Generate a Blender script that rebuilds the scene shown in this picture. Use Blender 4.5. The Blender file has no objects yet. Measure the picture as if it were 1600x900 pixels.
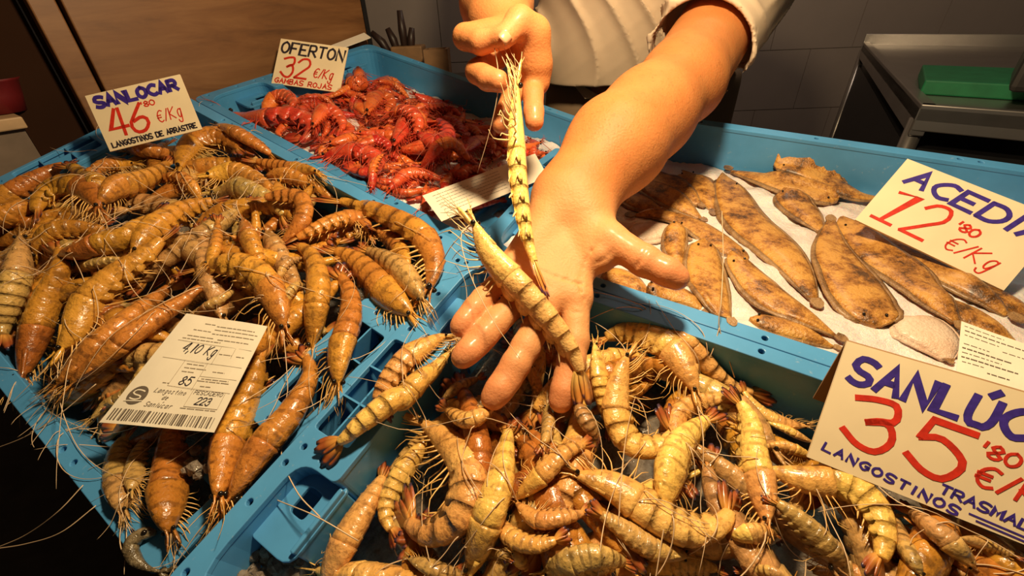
import bpy, math, random
import numpy as np

random.seed(7)
rng = np.random.default_rng(7)
scene = bpy.context.scene
COL = scene.collection

# ------------------------------------------------------------------ camera
F_PX = 680.0
CAM = np.array([0.0, 0.0, 1.2])
M = np.array([[0.99928, -0.03807, 0.0], [-0.02068, -0.54291, 0.83954], [-0.03196, -0.83893, -0.54331]])
cam_data = bpy.data.cameras.new('camera')
cam_data.sensor_width = 36.0
cam_data.lens = 36.0 * F_PX / 1600.0
cam_data.clip_start = 0.01
cam_data.clip_end = 60
cam = bpy.data.objects.new('camera', cam_data)
COL.objects.link(cam)
from mathutils import Matrix, Vector
cm = Matrix.Identity(4)
for i in range(3):
    cm[i][0] = M[i, 0]; cm[i][1] = -M[i, 1]; cm[i][2] = -M[i, 2]; cm[i][3] = CAM[i]
cam.matrix_world = cm
scene.camera = cam

# ------------------------------------------------------------------ world, lamps, exposure
world = bpy.data.worlds.new('world'); scene.world = world
world.use_nodes = True
bg = world.node_tree.nodes['Background']
bg.inputs[0].default_value = (1.0, 0.80, 0.62, 1)
bg.inputs[1].default_value = 0.03

def lamp(name, loc, power, color, radius):
    d = bpy.data.lights.new(name, 'POINT'); d.energy = power; d.color = color; d.shadow_soft_size = radius
    o = bpy.data.objects.new(name, d); o.location = loc; COL.objects.link(o); return o
lamp('stall_lamp', (0.09, 0.33, 1.50), 24.5, (1.0, 0.765, 0.45), 0.035)
lamp('back_room_lamp', (0.9, 1.5, 2.6), 14.0, (1.0, 0.82, 0.66), 0.15)
scene.view_settings.view_transform = 'Standard'
scene.view_settings.look = 'None'
scene.view_settings.gamma = 1.0
scene.view_settings.use_curve_mapping = False
scene.view_settings.exposure = 0.0

# ------------------------------------------------------------------ geometry helpers
def at(px, py, z):
    """world point seen at a pixel at depth z"""
    return CAM + M @ np.array([(px - 800) / F_PX * z, (py - 450) / F_PX * z, z])

class Frame:
    def __init__(s, R, t):
        s.R = np.array(R); s.t = np.array(t)
    def w(s, u, v, h=0.0):
        return s.t + s.R @ np.array([u, v, h])
    def ws(s, P):
        return s.t + np.asarray(P) @ s.R.T
    def uv(s, px, py, h=0.0):
        d = M @ np.array([(px - 800) / F_PX, (py - 450) / F_PX, 1.0]); n = s.R[:, 2]
        k = ((s.t + n * h - CAM) @ n) / (d @ n)
        return (s.R.T @ (CAM + d * k - s.t))
    @property
    def n(s): return s.R[:, 2]

FA = Frame([[0.80491, 0.59334, 0.00801], [-0.55066, 0.75191, -0.36249], [-0.2211, 0.28736, 0.93195]], [-0.04052, 0.45992, 0.95718])
FB = Frame([[0.79297, 0.60432, 0.07747], [-0.57501, 0.78434, -0.23274], [-0.20142, 0.14001, 0.96945]], [-0.03978, 0.46122, 0.95451])
FC = Frame([[0.84201, 0.53366, -0.07884], [-0.53621, 0.81198, -0.23058], [-0.05904, 0.23643, 0.96985]], [-0.04738, 0.46535, 0.95854])
FD = FC
L, W = 0.64, 0.40

WL = {}
def tag(o, label=None, cat=None, group=None, kind=None):
    if label: o['label'] = label
    if cat: o['category'] = cat
    if group: o['group'] = group
    if kind: o['kind'] = kind
    return o

def empty(name, loc, label=None, cat=None, group=None):
    o = bpy.data.objects.new(name, None); o.empty_display_size = 0.02
    o.location = tuple(loc); COL.objects.link(o); WL[o] = np.array(loc, float)
    return tag(o, label, cat, group)

def obj(name, V, Fc, mat, parent=None, smooth=True, uv=None, base=None):
    V = np.asarray(V, dtype=np.float64)
    o_loc = None
    if parent is None:
        loc = np.array([V[:, 0].mean(), V[:, 1].mean(), V[:, 2].min()]) if base is None else np.array(base)
    else:
        loc = WL[parent]
    me = bpy.data.meshes.new(name)
    me.from_pydata((V - loc).tolist(), [], Fc if not isinstance(Fc, np.ndarray) else Fc.tolist())
    if smooth: me.polygons.foreach_set('use_smooth', np.ones(len(me.polygons), dtype=bool))
    if uv is not None:
        l = me.uv_layers.new(name='UVMap')
        vi = np.zeros(len(me.loops), dtype=np.int32); me.loops.foreach_get('vertex_index', vi)
        l.data.foreach_set('uv', np.asarray(uv, dtype=np.float32)[vi].ravel())
    me.materials.append(MAT[mat] if isinstance(mat, str) else mat)
    me.update()
    o = bpy.data.objects.new(name, me); COL.objects.link(o)
    if parent is None:
        o.location = tuple(loc); WL[o] = loc
    else:
        o.parent = parent; WL[o] = loc
    return o

class MB:
    def __init__(s): s.V = []; s.F = []; s.U = []; s.n = 0
    def add(s, V, Fc, U=None):
        V = np.asarray(V, float); s.V.append(V)
        n0 = s.n; s.F += [tuple([i + n0 for i in f]) for f in Fc]
        s.U.append(np.zeros((len(V), 2)) if U is None else np.asarray(U, float))
        s.n += len(V)
    def build(s, name, mat, parent=None, smooth=True, uv=False):
        return obj(name, np.vstack(s.V), s.F, mat, parent, smooth, np.vstack(s.U) if uv else None)

def unit(v):
    v = np.asarray(v, float); return v / (np.linalg.norm(v) + 1e-12)

def box_vf(P):
    """P: 8 corner points, bottom ring 0-3 then top ring 4-7"""
    return np.asarray(P), [(0, 3, 2, 1), (4, 5, 6, 7), (0, 1, 5, 4), (1, 2, 6, 5), (2, 3, 7, 6), (3, 0, 4, 7)]

def fbox(fr, u0, u1, v0, v1, h0, h1):
    P = [fr.w(u, v, h) for h in (h0, h1) for u, v in ((u0, v0), (u1, v0), (u1, v1), (u0, v1))]
    return box_vf(P)

WF = Frame(np.eye(3), np.zeros(3))
def wbox(x0, x1, y0, y1, z0, z1): return fbox(WF, x0, x1, y0, y1, z0, z1)

def bevel(o, w=0.003, seg=2):
    m = o.modifiers.new('bevel', 'BEVEL'); m.width = w; m.segments = seg; m.limit_method = 'ANGLE'
    return o

def crom(P, n):
    """Catmull-Rom through points, n samples evenly by arc length"""
    P = np.asarray(P, float)
    if len(P) == 2: P = np.array([P[0], (P[0] + P[1]) / 2, P[1]])
    Q = np.vstack([2 * P[0] - P[1], P, 2 * P[-1] - P[-2]])
    out = []
    for i in range(len(P) - 1):
        a, b, c, d = Q[i:i + 4]
        t = np.linspace(0, 1, 16, endpoint=False)[:, None]
        out.append(0.5 * (2 * b + (c - a) * t + (2 * a - 5 * b + 4 * c - d) * t ** 2 + (-a + 3 * b - 3 * c + d) * t ** 3))
    out.append(P[-1:]); X = np.vstack(out)
    s = np.r_[0, np.cumsum(np.linalg.norm(np.diff(X, axis=0), axis=1))]
    ss = np.linspace(0, s[-1], n)
    return np.stack([np.interp(ss, s, X[:, k]) for k in range(X.shape[1])], 1)

_GF = {}
def grid_faces(n, m, rev=False):
    k = (n, m, rev)
    if k not in _GF:
        out = []
        for i in range(n - 1):
            for j in range(m):
                j2 = (j + 1) % m
                out.append((i * m + j, (i + 1) * m + j, (i + 1) * m + j2, i * m + j2) if rev else (i * m + j, i * m + j2, (i + 1) * m + j2, (i + 1) * m + j))
        _GF[k] = out
    return _GF[k]
def tube(P, r, sides=4, cap=True):
    P = np.asarray(P, float); n = len(P); r = np.broadcast_to(np.asarray(r, float), (n,))
    T = np.gradient(P, axis=0); T /= np.linalg.norm(T, axis=1)[:, None] + 1e-12
    a = np.array([0, 0, 1.0]) if abs(T[0][2]) < 0.9 else np.array([1.0, 0, 0])
    x = unit(np.cross(T[0], a)); X = np.empty((n, 3))
    for i in range(n):
        x = x - T[i] * (x @ T[i]); x = x / math.sqrt(x @ x + 1e-18); X[i] = x
    Y = np.cross(T, X); an = 2 * math.pi * np.arange(sides) / sides
    V = (P[:, None] + r[:, None, None] * (np.cos(an)[None, :, None] * X[:, None] + np.sin(an)[None, :, None] * Y[:, None])).reshape(-1, 3)
    Fc = list(grid_faces(n, sides))
    if cap:
        Fc.append(tuple(range(sides - 1, -1, -1))); Fc.append(tuple((n - 1) * sides + k for k in range(sides)))
    U = np.stack([np.repeat(np.linspace(0, 1, n), sides), np.tile(np.linspace(0, 1, sides, endpoint=False), n)], 1)
    return np.array(V), Fc, U

def ball(c, r, nu=8, nv=6, ax=None):
    V = []; Fc = []
    ax = np.eye(3) if ax is None else np.asarray(ax)
    r = np.broadcast_to(np.asarray(r, float), (3,))
    for j in range(nv + 1):
        th = math.pi * j / nv
        for i in range(nu):
            ph = 2 * math.pi * i / nu
            V.append(np.asarray(c) + (np.array([math.sin(th) * math.cos(ph), math.sin(th) * math.sin(ph), math.cos(th)]) * r) @ ax)
    for j in range(nv):
        for i in range(nu):
            i2 = (i + 1) % nu
            Fc.append((j * nu + i, (j + 1) * nu + i, (j + 1) * nu + i2, j * nu + i2))
    return np.array(V), Fc

# ------------------------------------------------------------------ materials
MAT = {}
def new_mat(name):
    m = bpy.data.materials.new(name); m.use_nodes = True; MAT[name] = m
    nt = m.node_tree; b = nt.nodes['Principled BSDF']
    return m, nt, b
def N(nt, typ, **kw):
    n = nt.nodes.new(typ)
    for k, v in kw.items():
        if k.startswith('i_'):
            key = k[2:]; key = int(key) if key.isdigit() else key
            n.inputs[key].default_value = v
        else: setattr(n, k, v)
    return n
def rgba(c): return (c[0], c[1], c[2], 1.0)
def noise(nt, scale, detail=3.0, rough=0.55, coord=None, dist=0.0):
    n = N(nt, 'ShaderNodeTexNoise'); n.inputs['Scale'].default_value = scale
    n.inputs['Detail'].default_value = detail; n.inputs['Roughness'].default_value = rough
    n.inputs['Distortion'].default_value = dist
    if coord is None:
        tc = N(nt, 'ShaderNodeTexCoord'); coord = tc.outputs['Object']
    nt.links.new(coord, n.inputs['Vector']); return n
def ramp(nt, fac, stops):
    r = N(nt, 'ShaderNodeValToRGB'); e = r.color_ramp.elements
    while len(e) < len(stops): e.new(0.5)
    for k, (p, c) in enumerate(stops):
        e[k].position = p; e[k].color = rgba(c)
    nt.links.new(fac, r.inputs[0]); return r
def mixc(nt, fac, a, b, mode='MIX'):
    m = N(nt, 'ShaderNodeMix'); m.data_type = 'RGBA'; m.blend_type = mode
    for sock, val in ((m.inputs[0], fac), (m.inputs[6], a), (m.inputs[7], b)):
        if isinstance(val, (int, float)): sock.default_value = val
        elif isinstance(val, tuple): sock.default_value = rgba(val)
        else: nt.links.new(val, sock)
    return m.outputs[2]
def math_(nt, op, a, b=None, c=None):
    m = N(nt, 'ShaderNodeMath'); m.operation = op
    for k, val in enumerate((a, b, c)):
        if val is None: continue
        if isinstance(val, (int, float)): m.inputs[k].default_value = val
        else: nt.links.new(val, m.inputs[k])
    return m.outputs[0]
def bump(nt, b, height, strength=0.3, dist=0.002):
    n = N(nt, 'ShaderNodeBump'); n.inputs['Strength'].default_value = strength; n.inputs['Distance'].default_value = dist
    nt.links.new(height, n.inputs['Height']); nt.links.new(n.outputs[0], b.inputs['Normal'])
def plain(name, c, rough=0.5, metal=0.0, var=0.15, scale=30, bumps=0.0, spec=0.5, coat=0.0):
    m, nt, b = new_mat(name)
    nz = noise(nt, scale)
    r = ramp(nt, nz.outputs['Fac'], [(0.3, tuple(x * (1 - var) for x in c)), (0.7, tuple(min(1, x * (1 + var)) for x in c))])
    nt.links.new(r.outputs[0], b.inputs['Base Color'])
    b.inputs['Roughness'].default_value = rough; b.inputs['Metallic'].default_value = metal
    b.inputs['Specular IOR Level'].default_value = spec
    b.inputs['Coat Weight'].default_value = coat
    if bumps: bump(nt, b, nz.outputs['Fac'], bumps)
    return m

def shell_mat(name, light, mid, band, bands=11.0, band_amt=0.75, rough=0.33, coat=0.45):
    m, nt, b = new_mat(name)
    uv = N(nt, 'ShaderNodeUVMap'); sep = N(nt, 'ShaderNodeSeparateXYZ'); nt.links.new(uv.outputs[0], sep.inputs[0])
    oi = N(nt, 'ShaderNodeObjectInfo')
    tc = N(nt, 'ShaderNodeTexCoord')
    off = N(nt, 'ShaderNodeVectorMath'); off.operation = 'ADD'
    nt.links.new(tc.outputs['Object'], off.inputs[0]); nt.links.new(oi.outputs['Location'], off.inputs[1])
    n1 = noise(nt, 55, 3, coord=off.outputs[0]); n2 = noise(nt, 300, 2, coord=off.outputs[0]); n3 = noise(nt, 16, 1, coord=off.outputs[0])
    # ragged bands round the body
    w = math_(nt, 'MULTIPLY_ADD', n1.outputs['Fac'], 5.0, math_(nt, 'MULTIPLY', sep.outputs['X'], bands * 6.2832))
    s = math_(nt, 'SINE', w)
    bf = N(nt, 'ShaderNodeMapRange'); bf.interpolation_type = 'SMOOTHSTEP'
    bf.inputs['From Min'].default_value = 0.0; bf.inputs['From Max'].default_value = 0.85
    nt.links.new(s, bf.inputs['Value'])
    # dorsal part of each ring carries the band (uv.y = 0 on the back, 0.5 on the belly)
    d = math_(nt, 'ABSOLUTE', math_(nt, 'SUBTRACT', sep.outputs['Y'], 0.5))
    df = N(nt, 'ShaderNodeMapRange'); df.inputs['From Min'].default_value = 0.05; df.inputs['From Max'].default_value = 0.3
    df.inputs['To Min'].default_value = 0.1; nt.links.new(d, df.inputs['Value'])
    patch = N(nt, 'ShaderNodeMapRange'); patch.inputs['From Min'].default_value = 0.35; patch.inputs['From Max'].default_value = 0.6
    nt.links.new(n3.outputs['Fac'], patch.inputs['Value'])
    bfac = math_(nt, 'MULTIPLY', math_(nt, 'MULTIPLY', bf.outputs[0], df.outputs[0]), math_(nt, 'MULTIPLY_ADD', patch.outputs[0], 0.6 * band_amt, 0.4 * band_amt))
    base = ramp(nt, n3.outputs['Fac'], [(0.35, light), (0.68, mid)])
    brk = N(nt, 'ShaderNodeMapRange'); brk.inputs['From Min'].default_value = 0.38; brk.inputs['From Max'].default_value = 0.58
    n5 = noise(nt, 110, 2, coord=off.outputs[0]); nt.links.new(n5.outputs['Fac'], brk.inputs['Value'])
    c = mixc(nt, math_(nt, 'MULTIPLY', bfac, brk.outputs[0]), base.outputs[0], band)
    sp = N(nt, 'ShaderNodeMapRange'); sp.inputs['From Min'].default_value = 0.56; sp.inputs['From Max'].default_value = 0.66
    nt.links.new(n2.outputs['Fac'], sp.inputs['Value'])
    c = mixc(nt, math_(nt, 'MULTIPLY', sp.outputs[0], 0.5), c, tuple(x * 0.5 for x in mid))
    n6 = noise(nt, 150, 1, coord=off.outputs[0]); bl = N(nt, 'ShaderNodeMapRange'); bl.inputs['From Min'].default_value = 0.60; bl.inputs['From Max'].default_value = 0.70
    nt.links.new(n6.outputs['Fac'], bl.inputs['Value']); c = mixc(nt, math_(nt, 'MULTIPLY', math_(nt, 'MULTIPLY', bl.outputs[0], df.outputs[0]), 0.7 * band_amt), c, band)
    hv = N(nt, 'ShaderNodeHueSaturation')
    nt.links.new(c, hv.inputs['Color'])
    nt.links.new(math_(nt, 'MULTIPLY_ADD', oi.outputs['Random'], 0.26, 0.9), hv.inputs['Value'])
    nt.links.new(math_(nt, 'MULTIPLY_ADD', oi.outputs['Random'], 0.03, 0.485), hv.inputs['Hue'])
    nt.links.new(hv.outputs[0], b.inputs['Base Color'])
    b.inputs['Roughness'].default_value = rough
    b.inputs['Coat Weight'].default_value = coat; b.inputs['Coat Roughness'].default_value = 0.12
    b.inputs['Subsurface Weight'].default_value = 0.12; b.inputs['Subsurface Radius'].default_value = (1, 0.5, 0.2)
    b.inputs['Subsurface Scale'].default_value = 0.004
    n4 = noise(nt, 130, 3, 0.6, coord=off.outputs[0])
    bump(nt, b, math_(nt, 'ADD', n2.outputs['Fac'], math_(nt, 'MULTIPLY', n4.outputs['Fac'], 2.0)), 0.45, 0.0016)
    return m

def fan_mat(name, base, dark, tip):
    m, nt, b = new_mat(name)
    uv = N(nt, 'ShaderNodeUVMap'); sep = N(nt, 'ShaderNodeSeparateXYZ'); nt.links.new(uv.outputs[0], sep.inputs[0])
    nz = noise(nt, 120)
    f = math_(nt, 'MULTIPLY_ADD', nz.outputs['Fac'], 0.25, math_(nt, 'SUBTRACT', sep.outputs['X'], 0.125))
    r = ramp(nt, f, [(0.25, base), (0.65, dark), (0.84, dark), (0.95, tip)])
    nt.links.new(r.outputs[0], b.inputs['Base Color']); b.inputs['Roughness'].default_value = 0.3
    b.inputs['Coat Weight'].default_value = 0.4
    return m

shell_mat('shell_tan', (0.90, 0.53, 0.15), (0.70, 0.35, 0.08), (0.30, 0.14, 0.04))
shell_mat('shell_olive', (0.66, 0.38, 0.12), (0.44, 0.25, 0.08), (0.13, 0.075, 0.03))
shell_mat('shell_amber', (0.62, 0.25, 0.035), (0.40, 0.145, 0.02), (0.16, 0.06, 0.014))
shell_mat('shell_gold', (0.70, 0.31, 0.048), (0.50, 0.20, 0.032), (0.21, 0.085, 0.02))
shell_mat('shell_pale', (0.92, 0.60, 0.19), (0.86, 0.50, 0.13), (0.62, 0.33, 0.09), 9.0, 0.4)
shell_mat('shell_red', (0.74, 0.12, 0.03), (0.50, 0.045, 0.014), (0.80, 0.25, 0.09), 6.0, 0.55)
fan_mat('fan_brown', (0.66, 0.30, 0.06), (0.36, 0.09, 0.025), (0.05, 0.03, 0.06))
fan_mat('fan_pale', (0.80, 0.46, 0.12), (0.68, 0.26, 0.05), (0.14, 0.06, 0.26))
fan_mat('fan_red', (0.75, 0.13, 0.04), (0.50, 0.04, 0.02), (0.40, 0.03, 0.02))
plain('leg_tan', (0.84, 0.48, 0.14), 0.35, var=0.2)
plain('leg_pale', (0.86, 0.60, 0.28), 0.35, var=0.12)
plain('leg_red', (0.55, 0.06, 0.025), 0.35, var=0.25)
plain('antenna_pale', (0.72, 0.50, 0.30), 0.4, var=0.1)
plain('antenna_red', (0.55, 0.12, 0.07), 0.4, var=0.1)
plain('eye_black', (0.012, 0.008, 0.006), 0.1, var=0.1)

def crate_mat(name, c):
    m, nt, b = new_mat(name)
    n1 = noise(nt, 14, 4); n2 = noise(nt, 160, 3)
    r = ramp(nt, n1.outputs['Fac'], [(0.3, tuple(x * 0.86 for x in c)), (0.7, tuple(min(1, x * 1.1) for x in c))])
    sc = N(nt, 'ShaderNodeMapRange'); sc.inputs['From Min'].default_value = 0.66; sc.inputs['From Max'].default_value = 0.78
    nt.links.new(n2.outputs['Fac'], sc.inputs['Value'])
    col = mixc(nt, math_(nt, 'MULTIPLY', sc.outputs[0], 0.35), r.outputs[0], (0.5, 0.55, 0.55))
    nt.links.new(col, b.inputs['Base Color'])
    b.inputs['Roughness'].default_value = 0.38; b.inputs['Specular IOR Level'].default_value = 0.45
    bump(nt, b, n2.outputs['Fac'], 0.06, 0.001)
crate_mat('crate_blue', (0.085, 0.325, 0.64))
crate_mat('crate_blue_b', (0.06, 0.27, 0.54))

def skin_mat():
    m, nt, b = new_mat('skin')
    n1 = noise(nt, 18, 4); n2 = noise(nt, 420, 2); n3 = noise(nt, 60, 3)
    r = ramp(nt, n1.outputs['Fac'], [(0.3, (0.50, 0.17, 0.04)), (0.7, (0.60, 0.235, 0.065))])
    c = mixc(nt, math_(nt, 'MULTIPLY', n3.outputs['Fac'], 0.3), r.outputs[0], (0.62, 0.20, 0.085))
    # palm side of the hands is paler: attribute painted on the mesh by anatomy
    a = N(nt, 'ShaderNodeAttribute'); a.attribute_name = 'palm'
    c = mixc(nt, a.outputs['Fac'], c, mixc(nt, math_(nt, 'MULTIPLY', n3.outputs['Fac'], 0.5), (0.74, 0.38, 0.155), (0.70, 0.26, 0.09)))
    a2 = N(nt, 'ShaderNodeAttribute'); a2.attribute_name = 'finger'
    c = mixc(nt, a2.outputs['Fac'], c, (0.76, 0.27, 0.105))
    nt.links.new(math_(nt, 'MULTIPLY', a2.outputs['Fac'], 0.5), b.inputs['Coat Weight']); b.inputs['Coat Roughness'].default_value = 0.2
    nt.links.new(c, b.inputs['Base Color'])
    b.inputs['Roughness'].default_value = 0.58; b.inputs['Specular IOR Level'].default_value = 0.35
    b.inputs['Subsurface Weight'].default_value = 0.18; b.inputs['Subsurface Radius'].default_value = (1, 0.35, 0.15)
    b.inputs['Subsurface Scale'].default_value = 0.006
    hh = math_(nt, 'ADD', n2.outputs['Fac'], math_(nt, 'MULTIPLY', n3.outputs['Fac'], 1.5))
    bump(nt, b, hh, 0.35, 0.0014)
skin_mat()
plain('nail', (0.66, 0.34, 0.18), 0.25, var=0.05)
plain('hair', (0.03, 0.018, 0.01), 0.6)
def cloth_mat(name, c):
    m, nt, b = new_mat(name)
    n1 = noise(nt, 9, 4); n2 = noise(nt, 700, 2)
    r = ramp(nt, n1.outputs['Fac'], [(0.3, tuple(x * 0.88 for x in c)), (0.7, c)])
    nt.links.new(r.outputs[0], b.inputs['Base Color']); b.inputs['Roughness'].default_value = 0.85
    b.inputs['Specular IOR Level'].default_value = 0.2
    bump(nt, b, n2.outputs['Fac'], 0.2, 0.0008)
cloth_mat('shirt', (0.70, 0.53, 0.37)); cloth_mat('apron', (0.30, 0.20, 0.12)); cloth_mat('trousers', (0.035, 0.033, 0.035))
cloth_mat('cuff', (0.70, 0.56, 0.38))

def sole_mat(name, a, b_, c_, rough=0.42):
    m, nt, b = new_mat(name)
    oi = N(nt, 'ShaderNodeObjectInfo'); tc = N(nt, 'ShaderNodeTexCoord')
    off = N(nt, 'ShaderNodeVectorMath'); off.operation = 'ADD'
    nt.links.new(tc.outputs['Object'], off.inputs[0]); nt.links.new(oi.outputs['Location'], off.inputs[1])
    n1 = noise(nt, 30, 6, 0.78, off.outputs[0]); n2 = noise(nt, 420, 2, 0.6, off.outputs[0])
    r = ramp(nt, n1.outputs['Fac'], [(0.38, c_), (0.47, b_), (0.57, a)])
    c = mixc(nt, math_(nt, 'MULTIPLY', n2.outputs['Fac'], 0.4), r.outputs[0], tuple(x * 0.5 for x in b_))
    nt.links.new(c, b.inputs['Base Color']); b.inputs['Roughness'].default_value = rough
    b.inputs['Coat Weight'].default_value = 0.25; b.inputs['Coat Roughness'].default_value = 0.25
    bump(nt, b, n2.outputs['Fac'], 0.6, 0.002)
sole_mat('sole_skin', (0.74, 0.37, 0.08), (0.42, 0.17, 0.032), (0.06, 0.025, 0.008))
sole_mat('sole_fin', (0.42, 0.24, 0.10), (0.28, 0.14, 0.05), (0.10, 0.05, 0.02))
sole_mat('sole_belly', (0.86, 0.66, 0.50), (0.80, 0.56, 0.40), (0.70, 0.44, 0.30))
sole_mat('small_fish', (0.34, 0.26, 0.15), (0.16, 0.115, 0.06), (0.05, 0.035, 0.02), 0.15)

def ice_mat():
    m, nt, b = new_mat('ice')
    n1 = noise(nt, 90, 4, 0.7); n2 = noise(nt, 12, 2)
    r = ramp(nt, n2.outputs['Fac'], [(0.3, (0.76, 0.63, 0.58)), (0.7, (0.86, 0.78, 0.74))])
    nt.links.new(r.outputs[0], b.inputs['Base Color']); b.inputs['Roughness'].default_value = 0.3
    b.inputs['Subsurface Weight'].default_value = 0.3; b.inputs['Subsurface Scale'].default_value = 0.01
    bump(nt, b, n1.outputs['Fac'], 0.7, 0.004)
ice_mat()
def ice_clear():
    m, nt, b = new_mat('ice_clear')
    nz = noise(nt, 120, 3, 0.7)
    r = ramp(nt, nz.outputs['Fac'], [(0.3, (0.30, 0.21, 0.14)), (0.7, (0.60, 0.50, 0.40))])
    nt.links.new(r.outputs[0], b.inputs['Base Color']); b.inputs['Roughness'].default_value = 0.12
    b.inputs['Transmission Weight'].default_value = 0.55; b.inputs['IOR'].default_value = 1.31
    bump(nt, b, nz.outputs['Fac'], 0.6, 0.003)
ice_clear()
plain('card', (0.84, 0.68, 0.44), 0.6, var=0.05, scale=25)
plain('card_shaded', (0.30, 0.17, 0.08), 0.8, var=0.1)  # dark brown copy of the card; shade of the folded leaf is in its colour
plain('paper', (0.88, 0.78, 0.62), 0.55, var=0.04, scale=40)
plain('ink_blue', (0.045, 0.022, 0.24), 0.5, var=0.25, scale=200)
plain('ink_red', (0.62, 0.03, 0.012), 0.5, var=0.2, scale=200)
plain('ink_black', (0.03, 0.022, 0.03), 0.5, var=0.2, scale=200)
plain('ink_grey', (0.15, 0.115, 0.085), 0.6, var=0.2, scale=300)
plain('ink_faint', (0.36, 0.29, 0.21), 0.6, var=0.2, scale=300)
plain('tile', (0.60, 0.49, 0.43), 0.4, var=0.06, scale=3)
plain('grout', (0.42, 0.37, 0.33), 0.8)
plain('steel', (0.42, 0.38, 0.35), 0.32, metal=0.85, var=0.1, scale=8)
plain('steel_dark', (0.09, 0.08, 0.075), 0.45, metal=0.6)
plain('board_green', (0.015, 0.22, 0.085), 0.5)
plain('dark_floor', (0.012, 0.010, 0.009), 0.8)
plain('dark_panel', (0.030, 0.012, 0.006), 0.9, scale=6, spec=0.1)
plain('counter_cream', (0.16, 0.11, 0.075), 0.55)
plain('counter_edge', (0.45, 0.29, 0.15), 0.5)
plain('red_tub', (0.13, 0.008, 0.010), 0.5)
plain('black_plastic', (0.012, 0.011, 0.012), 0.4)
plain('knife_handle', (0.03, 0.015, 0.012), 0.45)
plain('block_wood', (0.24, 0.125, 0.05), 0.6, scale=40)
plain('ceiling_paint', (0.20, 0.17, 0.14), 0.9)
def wood_mat():
    m, nt, b = new_mat('wood')
    tc = N(nt, 'ShaderNodeTexCoord'); mp = N(nt, 'ShaderNodeMapping'); mp.inputs['Scale'].default_value = (2.5, 2.5, 16)
    nt.links.new(tc.outputs['Object'], mp.inputs[0])
    n1 = noise(nt, 2.0, 5, 0.65, mp.outputs[0], 0.6); n2 = noise(nt, 3.5, 3)
    r = ramp(nt, n1.outputs['Fac'], [(0.28, (0.10, 0.040, 0.012)), (0.5, (0.20, 0.085, 0.026)), (0.75, (0.29, 0.14, 0.05))])
    c = mixc(nt, math_(nt, 'MULTIPLY', n2.outputs['Fac'], 0.5), r.outputs[0], (0.11, 0.045, 0.015))
    nt.links.new(c, b.inputs['Base Color']); b.inputs['Roughness'].default_value = 0.5
wood_mat()

# ------------------------------------------------------------------ the setting
def struct(o): o['kind'] = 'structure'; return o
V, Fc = wbox(-4, 4, -1.5, 4, -0.05, 0.0); struct(obj('floor', V, Fc, 'dark_floor', smooth=False))
V, Fc = wbox(-4, 4, -1.5, 4, 3.0, 3.05); struct(obj('ceiling', V, Fc, 'ceiling_paint', smooth=False))
WALL_Y = 2.7
V, Fc = wbox(-3.0, 4.0, WALL_Y, WALL_Y + 0.1, 0, 3.0); wall = struct(obj('wall_back', V, Fc, 'grout', smooth=False))
WL[wall] = np.array(wall.location)
tile_me = None
TW, TH = 0.45, 0.31
for r in range(1, 7):
    for c in range(-4, 8):
        x = c * TW + (TW / 2 if r % 2 else 0) + 0.12; z = 0.0 + r * TH + 0.02
        if tile_me is None:
            V, Fc = wbox(-TW / 2 + 0.002, TW / 2 - 0.002, -0.008, 0.006, 0.002, TH - 0.002)
            tile_me = bpy.data.meshes.new('tile'); tile_me.from_pydata(V.tolist(), [], Fc); tile_me.materials.append(MAT['tile'])
        o = bpy.data.objects.new('tile', tile_me); COL.objects.link(o); o.parent = wall
        o.location = tuple(np.array([x, WALL_Y, z]) - WL[wall])

# wooden board screen beyond the far ends of the two left crates
dv = unit(np.array([0.61, 0.79, 0.0])); nb = np.array([-dv[1], dv[0], 0.0])
Q0 = FB.w(-0.672, 0, 0); Q0[2] = 0
FW = Frame(np.stack([dv, nb, [0, 0, 1]], 1), Q0)
def hit(px, py, off=0.0):
    d = M @ np.array([(px - 800) / F_PX, (py - 450) / F_PX, 1.0])
    k = ((FW.t + nb * off - CAM) @ nb) / (d @ nb)
    return FW.R.T @ (CAM + d * k - FW.t)
s_gap = hit(163, 145)[0]; s_left = hit(142, 190)[0]; s_right = hit(574, 58)[0]
scr = empty('wooden_screen', FW.w((s_gap + s_right) / 2, 0, 0), 'tall brown wooden board screen behind the far ends of the left crates', 'screen')
V, Fc = fbox(FW, s_gap + 0.003, s_right, 0.0, 0.02, 0.0, 2.1); bevel(obj('board', V, Fc, 'wood', scr, smooth=False), 0.002)
V, Fc = fbox(FW, s_left, s_gap - 0.003, 0.0, 0.02, 0.0, 2.1); bevel(obj('board', V, Fc, 'wood', scr, smooth=False), 0.002)
V, Fc = fbox(FW, s_left, s_right, 0.02, 0.05, 0.0, 2.1); obj('backing', V, Fc, 'dark_panel', scr, smooth=False)
V, Fc = fbox(FW, s_right + 0.001, s_right + 0.012, 0.0, 0.05, 0.0, 2.1); obj('edge_strip', V, Fc, 'black_plastic', scr, smooth=False)
a = hit(62, 240, 0.04)[0]
V, Fc = fbox(FW, hit(28, 186)[0] + 0.006, s_left - 0.002, 0.05, 0.075, 0.0, 2.1)
tag(obj('dark_partition', V, Fc, 'dark_panel', smooth=False), 'dark brown partition panel left of the wooden boards', 'partition')
V, Fc = fbox(FW, -2.6, s_left - 0.004, 0.30, 0.36, 0.0, 3.0); struct(obj('wall_left', V, Fc, 'dark_panel', smooth=False))
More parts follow.
